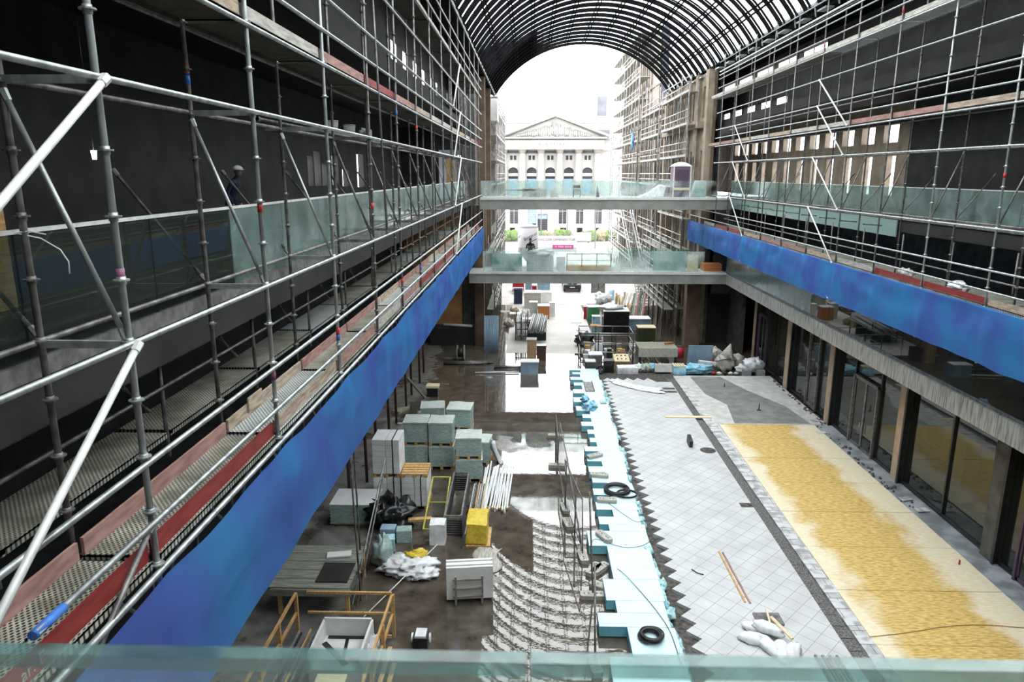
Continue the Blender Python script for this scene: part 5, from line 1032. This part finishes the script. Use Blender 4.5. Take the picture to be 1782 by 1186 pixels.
for x0, x1 in ((-.65, 1.05), (5.4, 6.9), (8.8, 10.2), (12.4, 13.8), (-4.2, -2.6)):
    MB(pr).box(x0, x1, PY + .3, PY + .35, 2.4, 6.2).build('window_glass', 'blue_pale' if x0 in (-.65,) else 'palace_dark', pr); MB(pr).box((x0 + x1) / 2 - .05, (x0 + x1) / 2 + .05, PY + .2, PY + .3, 2.4, 6.2).box(x0, x1, PY + .2, PY + .3, 4.8, 4.9).build('glazing_bar', 'palace_stone', pr)
# flag poles, garden fence, shrubs before the palace
for i, (x, h) in enumerate([(1.6, 10.2), (5.9, 10.2), (10.5, 10.2)]): one('flag_pole', MB().ring((x, 118, 0), (x, 118, h), .11, .07, 8), 'letter_grey', ['leftmost tall grey pole before the palace', 'middle tall grey pole before the palace', 'rightmost tall grey pole before the palace'][i], 'pole')
r = thing('garden_fence', 'thin railing fence along the palace garden', 'fence', (5, 128, 0)); m = MB(r)
for i in range(150): m.box(-10 + i * .2, -9.97 + i * .2, 128, 128.03, 0, 1.7)
m.box(-10, 20, 128, 128.04, 1.55, 1.62).box(-10, 20, 128, 128.04, .2, .26).build('railing', 'palace_shade', r)
for i in range(5): MB(r).box(-8 + i * 6, -7.6 + i * 6, 127.9, 128.2, 0, 2).build('post', 'palace_shade', r)
random.seed(3)
for i in range(16):
    x = -6 + i * 1.55 + rnd(-.4, .4); o = MB().blob((x, 131 + rnd(-1, 1), .8), (rnd(.8, 1.3), .9, rnd(.7, 1.2)), .45, 3.2, i + 200, 16, 10)
    one('garden_shrub', o, 'foliage' if i % 3 else 'foliage_pale', f'round shrub behind the palace fence, {ORD[i]} from the left', 'shrub', 'shrubs behind the palace fence')
one('garden_wall', MB().box(7.4, 10.6, 127, 127.3, .4, 1.9), 'palace_stone', 'short pale wall panel between poles before the palace', 'wall panel')
# banner and silo
r = thing('banner_hoarding', 'long white banner with a pink date strip standing before the palace', 'banner', (3.9, 110, 0))
MB(r).box(.8, 7.0, 110, 110.06, .3, 2.75).build('banner', 'banner_white', r); MB(r).box(3.3, 6.5, 109.95, 110, .75, 1.35).build('date_strip', 'banner_pink', r)
for x in (1, 3.9, 6.8): MB(r).box(x, x + .1, 110.06, 110.16, 0, 2.75).build('post', 'steel_dark', r)
text_part('lettering', 'TAG DER OFFENEN TÜR', .52, (0, -.01, 2.15), (R(90), 0, 0), 'letter_grey', r); text_part('lettering', '3. MAI 2014', .5, (1.0, -.07, 1.05), (R(90), 0, 0), 'banner_white', r)
r = thing('mortar_silo', 'white cylindrical mortar silo with slanting blue lettering', 'silo', (-.4, 95, 0))
MB(r).ring((-.4, 95, 1.9), (-.4, 95, 5.1), 1.35, 1.35, 28).ring((-.4, 95, 5.1), (-.4, 95, 5.55), 1.35, .5, 28).ring((-.4, 95, .6), (-.4, 95, 1.9), .3, 1.35, 28).build('tank', 'banner_white', r)
for x in (-1.4, .5):
    for y in (94, 96): MB(r).box(x, x + .12, y, y + .12, 0, 2.4).build('leg', 'palace_shade', r)
text_part('lettering', 'Botzner', .62, (.35, -1.42, 4.05), (R(90), R(-28), 0), 'letter_blue', r)
MB(r).beam((-.3, 93.58, 3.2), (.7, 93.58, 3.7), .02, .09).build('printed_line', 'letter_blue', r)
text_part('lettering', 'er', .6, (-1.15, -1.1, 4.0), (R(90), R(-28), R(-35)), 'letter_blue', r)
# ---------------------------------------------------------------- side buildings outside the hall with their scaffolds
def facade(x, xb, y0, y1, h, label, m_, right):
    r = thing('stone_building', label, 'building', ((x + xb) / 2, (y0 + y1) / 2, 0))
    bayw = 3.4; n = int((y1 - y0) / bayw); hs = []
    for i in range(n):
        for (za, zb) in ((1, 4.2), (5.8, 8.6), (10.4, 13.4), (14.6, 16.4), (17.6, 20), (21.4, 23.8)):
            if zb < h: hs.append((y0 + i * bayw + 1.1, y0 + i * bayw + 2.4, za, zb))
    a, b = sorted((x, x + (.5 if right else -.5))); m = wall_with_holes(a, b, y0, y1, 0, h, hs); m.root = r; m.build('front_wall', m_, r)
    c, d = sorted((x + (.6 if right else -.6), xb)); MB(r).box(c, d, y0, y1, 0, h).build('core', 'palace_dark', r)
    for z in (4.9, 9.6, 14.1, 17.1, 20.8, h - .4):
        a, b = sorted((x, x - (.25 if right else -.25))); MB(r).box(a, b, y0, y1, z, z + .3).build('cornice', m_, r)
    for i in range(n + 1):
        a, b = sorted((x, x - (.15 if right else -.15))); MB(r).box(a, b, y0 + i * bayw, y0 + i * bayw + .7, 0, h - .4).build('pilaster', m_, r)
mat('stone_pale', (.36, .31, .26), (.24, .20, .16), .8, .8)
facade(13.0, 14.4, 80, 106, 27, 'taller far part of the sandstone building outside on the right', 'stone_pale', True)
facade(13.0, 15, 66.6, 79.9, 19, 'lower near part of the sandstone building outside on the right', 'stone_pale', True)
facade(-4.6, -14, 66.6, 92, 19.5, 'pale building outside on the left, behind its own scaffold', 'stone_pale', False)
def yard_scaffold(x, xi, y0, y1, h, label, step=2.6, lift=2.2):
    r = thing('scaffold', label, 'scaffold', ((x + xi) / 2, (y0 + y1) / 2, 0)); n = int((y1 - y0) / step)
    for i in range(n + 1):
        for xx in (x, xi): MB(r).tube((xx, y0 + i * step, 0), (xx, y0 + i * step, h + .8 * (i % 2)), .045, 6).build('standard', 'galv_old_dim', r)
    z = lift; k = 0
    while z < h:
        for dz in (0, .5, 1.0): MB(r).tube((x, y0, z + dz), (x, y0 + n * step, z + dz), .04, 6).build('ledger', 'galv', r)
        a, b = sorted((x, xi)); MB(r).box(a, b, y0, y0 + n * step, z - .06, z).build('deck_run', 'timber_grey', r); MB(r).box(x - .02, x + .02, y0, y0 + n * step, z, z + .16).build('toe_board', 'toe_grey', r)
        for i in range(k % 3, n, 4): MB(r).tube((x, y0 + i * step, z), (x, y0 + (i + 1) * step, z - lift), .04, 6).build('face_brace', 'galv', r)
        z += lift; k += 1
    return r
yard_scaffold(10.95, 11.6, 52.6, 65.6, 18.2, 'grey scaffold before the stone piers at the right end of the hall')
yard_scaffold(11.4, 12.5, 67, 79.5, 19.5, 'grey scaffold on the lower near part of the right outside building')
yard_scaffold(11.4, 12.5, 80, 106, 27, 'grey scaffold on the taller far part of the right outside building')
yard_scaffold(-3.2, -4.2, 67, 90, 19, 'grey scaffold up the pale building outside on the left')
yard_scaffold(-2.7, -3.3, 52.5, 64, 6.6, 'low scaffold with stacked decks at the left of the lane', 2.3, 2.1)
yard_scaffold(9.9, 10.7, 52.8, 64, 6.6, 'low scaffold with ramps at the right of the lane', 2.2, 2.1)
r = thing('crane_mast', 'thin white lattice mast standing outside right of the palace', 'mast', (13.6, 118, 0)); m = MB(r)
for x in (13.1, 14.1):
    for y in (117.6, 118.4): m.tube((x, y, 0), (x, y, 30), .06, 6)
for i in range(30): m.tube((13.1, 117.6, i), (14.1, 117.6, i + 1), .035, 5).tube((13.1, 117.6, i), (14.1, 117.6, i), .035, 5)
m.build('lattice', 'white_board', r)
one('blue_cloth', MB().blob((11.25, 83, 15.6), (.1, .5, .8), .4, 3, 300), 'blue', 'small blue cloth hanging on the right outside scaffold', 'cloth')
r = thing('site_cabin', 'white site cabin at the top of the left outside scaffold', 'cabin', (-3.9, 68.2, 16.6)); MB(r).box(-4.3, -3.1, 66.9, 69.5, 16.65, 18.6).build('body', 'white_board', r); MB(r).box(-4.45, -3.05, 66.85, 69.55, 18.6, 18.7).build('roof', 'galv_old_dim', r)
# ramp stair beyond the right of the lower footbridge
r = thing('site_stair', 'long aluminium stair ramp climbing beside the right outside scaffold', 'stair', (10.6, 70, 0))
for x in (9.6, 10.6): MB(r).beam((x, 62, .3), (x, 78, 8.2), .06, .25).build('stringer', 'galv', r); MB(r).tube((x, 62, 1.3), (x, 78, 9.2), .035).build('handrail', 'galv', r)
m = MB(r)
for i in range(40): m.box(9.62, 10.58, 62 + i * .4, 62.25 + i * .4, .3 + i * .1975, .34 + i * .1975)
m.build('tread', 'galv_old_dim', r)
# ---------------------------------------------------------------- people
def person(name, label, loc, rz, coat, legs, helmet=None, bend=0, h=1.76, arms='down'):
    r = thing(name, label, 'person', loc, rz); s = h / 1.76
    V = {'pel': (0, 0, .93), 'wai': (0, -.02, 1.08), 'che': (0, -.03 - bend * .1, 1.32), 'nec': (0, -.03 - bend * .18, 1.50), 'hd': (0, -.05 - bend * .22, 1.56)}
    P = []; Rr = []; E_ = []
    def v(p, rad): P.append(tuple(a * s for a in p)); Rr.append(rad * s); return len(P) - 1
    pel = v(V['pel'], .15); wai = v(V['wai'], .14); che = v(V['che'], .165); nec = v(V['nec'], .06); hd = v(V['hd'], .06); E_ += [(pel, wai), (wai, che), (che, nec), (nec, hd)]
    for sd in (-1, 1):
        hip = v((sd * .10, 0, .86), .105); kn = v((sd * .12, -.03, .48), .07); an = v((sd * .12, .02, .09), .05); to = v((sd * .13, -.14, .04), .04); E_ += [(pel, hip), (hip, kn), (kn, an), (an, to)]
        sh = v((sd * .19, -.03 - bend * .15, 1.42), .065)
        if arms == 'down': el = v((sd * .25, .0, 1.14), .05); wr = v((sd * .24, -.12, .90), .035)
        else: el = v((sd * .27, -.12, 1.16), .05); wr = v((sd * .10, -.32, 1.26), .035)
        E_ += [(che, sh), (sh, el), (el, wr)]
    me = bpy.data.meshes.new('body'); me.from_pydata(P, E_, []); o = bpy.data.objects.new('body', me); C.objects.link(o); o.parent = r
    md = o.modifiers.new('skin', 'SKIN'); md.use_smooth_shade = True
    for i, q in enumerate(Rr): me.skin_vertices[0].data[i].radius = (q, q * .85); me.skin_vertices[0].data[i].use_root = i == 0
    o.modifiers.new('sub', 'SUBSURF').levels = 1; me.materials.append(MATS[coat])
    hx, hy, hz = 0, (V['hd'][1] - .02) * s, 1.65 * s
    hd_ = MB().blob((hx, hy, hz), (.078 * s, .095 * s, .118 * s), .02, 1, 1, 20, 14); hd_.blob((hx, hy - .10 * s, hz - .01 * s), (.014, .02, .022), 0, 1, 1, 8, 6)
    for sd in (-1, 1): hd_.blob((hx + sd * .078 * s, hy, hz), (.012, .022, .03), 0, 1, 1, 8, 6)
    H = hd_.build('head', 'skin', r)
    MB().blob((hx - .03, hy - .088 * s, hz + .02), (.011, .008, .008), 0, 1, 1, 6, 4).blob((hx + .03, hy - .088 * s, hz + .02), (.011, .008, .008), 0, 1, 1, 6, 4).box(hx - .022, hx + .022, hy - .096 * s, hy - .088 * s, hz - .052, hz - .044).build('face', 'cloth_black', H)
    if helmet:
        MB().blob((hx, hy + .005, hz + .05 * s), (.11 * s, .13 * s, .10 * s), 0, 1, 1, 20, 12, flat=.1).ring((hx, hy - .02, hz + .045 * s), (hx, hy - .02, hz + .055 * s), .125, .12, 20).build('helmet', helmet, r)
    else: MB().blob((hx, hy + .02 * s, hz + .045 * s), (.088 * s, .1 * s, .095 * s), .05, 2, 2, 18, 12, flat=.25).build('hair', 'cloth_black', r)
    for sd in (-1, 1):
        w_ = Vector((sd * .24, -.12, .90)) * s if arms == 'down' else Vector((sd * .10, -.32, 1.26)) * s; d = Vector((0, -.03, -1)) if arms == 'down' else Vector((-sd * .55, -.6, .5)); d.normalize(); q = d.to_track_quat('Z', 'Y')
        hm_ = MB().beam(w_, w_ + d * .09, .075, .03)
        for k in range(4): a = w_ + d * .085 + q @ Vector(((k - 1.5) * .019, 0, 0)); hm_.path([a, a + d * .035, a + d * .06 + q @ Vector((0, .02, 0))], .0085, 6)
        a = w_ + d * .03 + q @ Vector((.04, 0, 0)); hm_.path([a, a + d * .03 + q @ Vector((.018, .012, 0)), a + d * .055 + q @ Vector((.018, .02, 0))], .0095, 6)
        hm_.build('hand', 'skin', r)
    MB().ring((0, 0, .86 * s), (0, -.01, 1.0 * s), .165, .15, 18, cap=False).build('trousers_waist', legs, r)
    return r
person('person', 'person in dark clothes standing behind the lower footbridge, arms raised to the face', (-.05, 50.2, 5.62 + .02), R(180) if False else 0, 'cloth_black', 'cloth_navy', None, 0, 1.95, 'up')
person('person', 'person in dark clothes and a white helmet in the dark left gallery', (-7.0, 16.8, 10.45), R(90), 'cloth_navy', 'cloth_black', 'white_board', .6, 1.7)
struct('gallery_slab', MB().box(-1.5, 1.5, 49.5, 50.8, 5.48, 5.62), 'concrete_light')
# ---------------------------------------------------------------- small things on the decks
def bucket(loc, label, m_='white_board'):
    r = thing('bucket', label, 'bucket', loc, 0, 'white buckets on the left scaffold'); MB().ring((0, 0, 0), (0, 0, .28), .12, .15, 18).build('tub', m_, r); MB().ring((0, 0, .27), (0, 0, .29), .155, .155, 18).build('rim', m_, r)
    MB().path([(.15 * math.cos(t), 0, .27 - .1 * math.sin(t)) for t in [i * math.pi / 10 for i in range(11)]], .004).build('handle', 'galv', r); return r
MB(SL).box(-5.3, -4.1, 14.6, 21.0, 12.83, 12.87).build('deck_plank', 'timber_grey', SL); pole(SL, (-4.1, 11, 12.8), (-4.1, 30, 12.8), 'ledger', 'galv_old_dim')
bucket((-4.5, 16.6, 12.87), 'white bucket standing on the inner left plank, nearer one'); bucket((-4.45, 18.0, 12.87), 'white bucket standing on the inner left plank, farther one')
one('white_bag', MB().blob((-4.35, 19.3, 13.0), (.16, .2, .14), .4, 3, 310), 'white_plastic', 'small white bag beside the buckets on the left plank', 'bag')
one('white_bag', MB().blob((12.0, 20.2, 8.9), (.2, .32, .15), .35, 3, 311, flat=.9), 'white_plastic', 'white bag lying on the right scaffold deck, nearer one', 'bag'); one('white_bag', MB().blob((12.0, 23.0, 8.9), (.18, .3, .14), .35, 3, 312, flat=.9), 'toe_grey', 'greyish bag lying on the right scaffold deck, farther one', 'bag')
one('hanging_strap', MB().path([(-4.03, 5.5, 11.55), (-3.9, 5.6, 11.5), (-3.82, 5.7, 11.4), (-3.78, 5.72, 11.3), (-3.8, 5.74, 11.2)], .006).path([(-4.03, 5.5, 11.55), (-3.95, 5.55, 11.56), (-3.85, 5.6, 11.53)], .006), 'white_plastic', 'thin white strap dangling from the nearest inner standard', 'strap')
one('crumpled_paper', MB().box(LI + .08, LI + .1, 9.3, 9.8, 8.78, 8.98), 'toe_wood', 'pale paper notice stuck on the inner red toe board', 'notice')
mw = bpy.data.materials.new('lamp_light'); mw.use_nodes = True; b = mw.node_tree.nodes['Principled BSDF']; b.inputs['Emission Color'].default_value = (1, .93, .8, 1); b.inputs['Emission Strength'].default_value = 2; MATS['lamp_light'] = mw
r = thing('work_lamp', 'small bright work lamp hanging in the dark left gallery', 'lamp', (-7.0, 11.6, 12.2)); MB(r).ring((-7.0, 11.6, 12.22), (-7.0, 11.6, 12.36), .03, .045, 10).build('bulb', 'lamp_light', r); MB(r).tube((-7.0, 11.6, 12.36), (-7.0, 11.6, 15.1), .006).build('cable', 'steel_dark', r)
r = thing('work_lamp', 'warm work lamp at the far end of the left gallery', 'lamp', (-4.5, 45.5, 12.9)); MB(r).box(-4.6, -4.4, 45.45, 45.5, 12.9, 13.1).build('bulb', 'lamp_light', r); MB(r).tube((-4.5, 45.5, 13.1), (-4.5, 45.5, 15.1), .01).build('cable', 'steel_dark', r)
one('ochre_door_panel', MB().box(-5.9, -5.3, 50.5, 50.6, 10.45, 13.2), 'timber', 'ochre panel standing at the far end of the left upper gallery', 'panel')
one('white_bundle', MB().blob((-7.5, 9.0, 10.75), (.5, .6, .35), .35, 3, 320, flat=.9), 'wrap_green', 'pale film bundle on the left gallery floor behind the dark glass', 'bundle')
one('timber_column', MB().box(-6.4, -6.1, 7.9, 8.2, 10.45, 12.2), 'timber', 'brown timber column behind the dark glass of the left gallery', 'column')
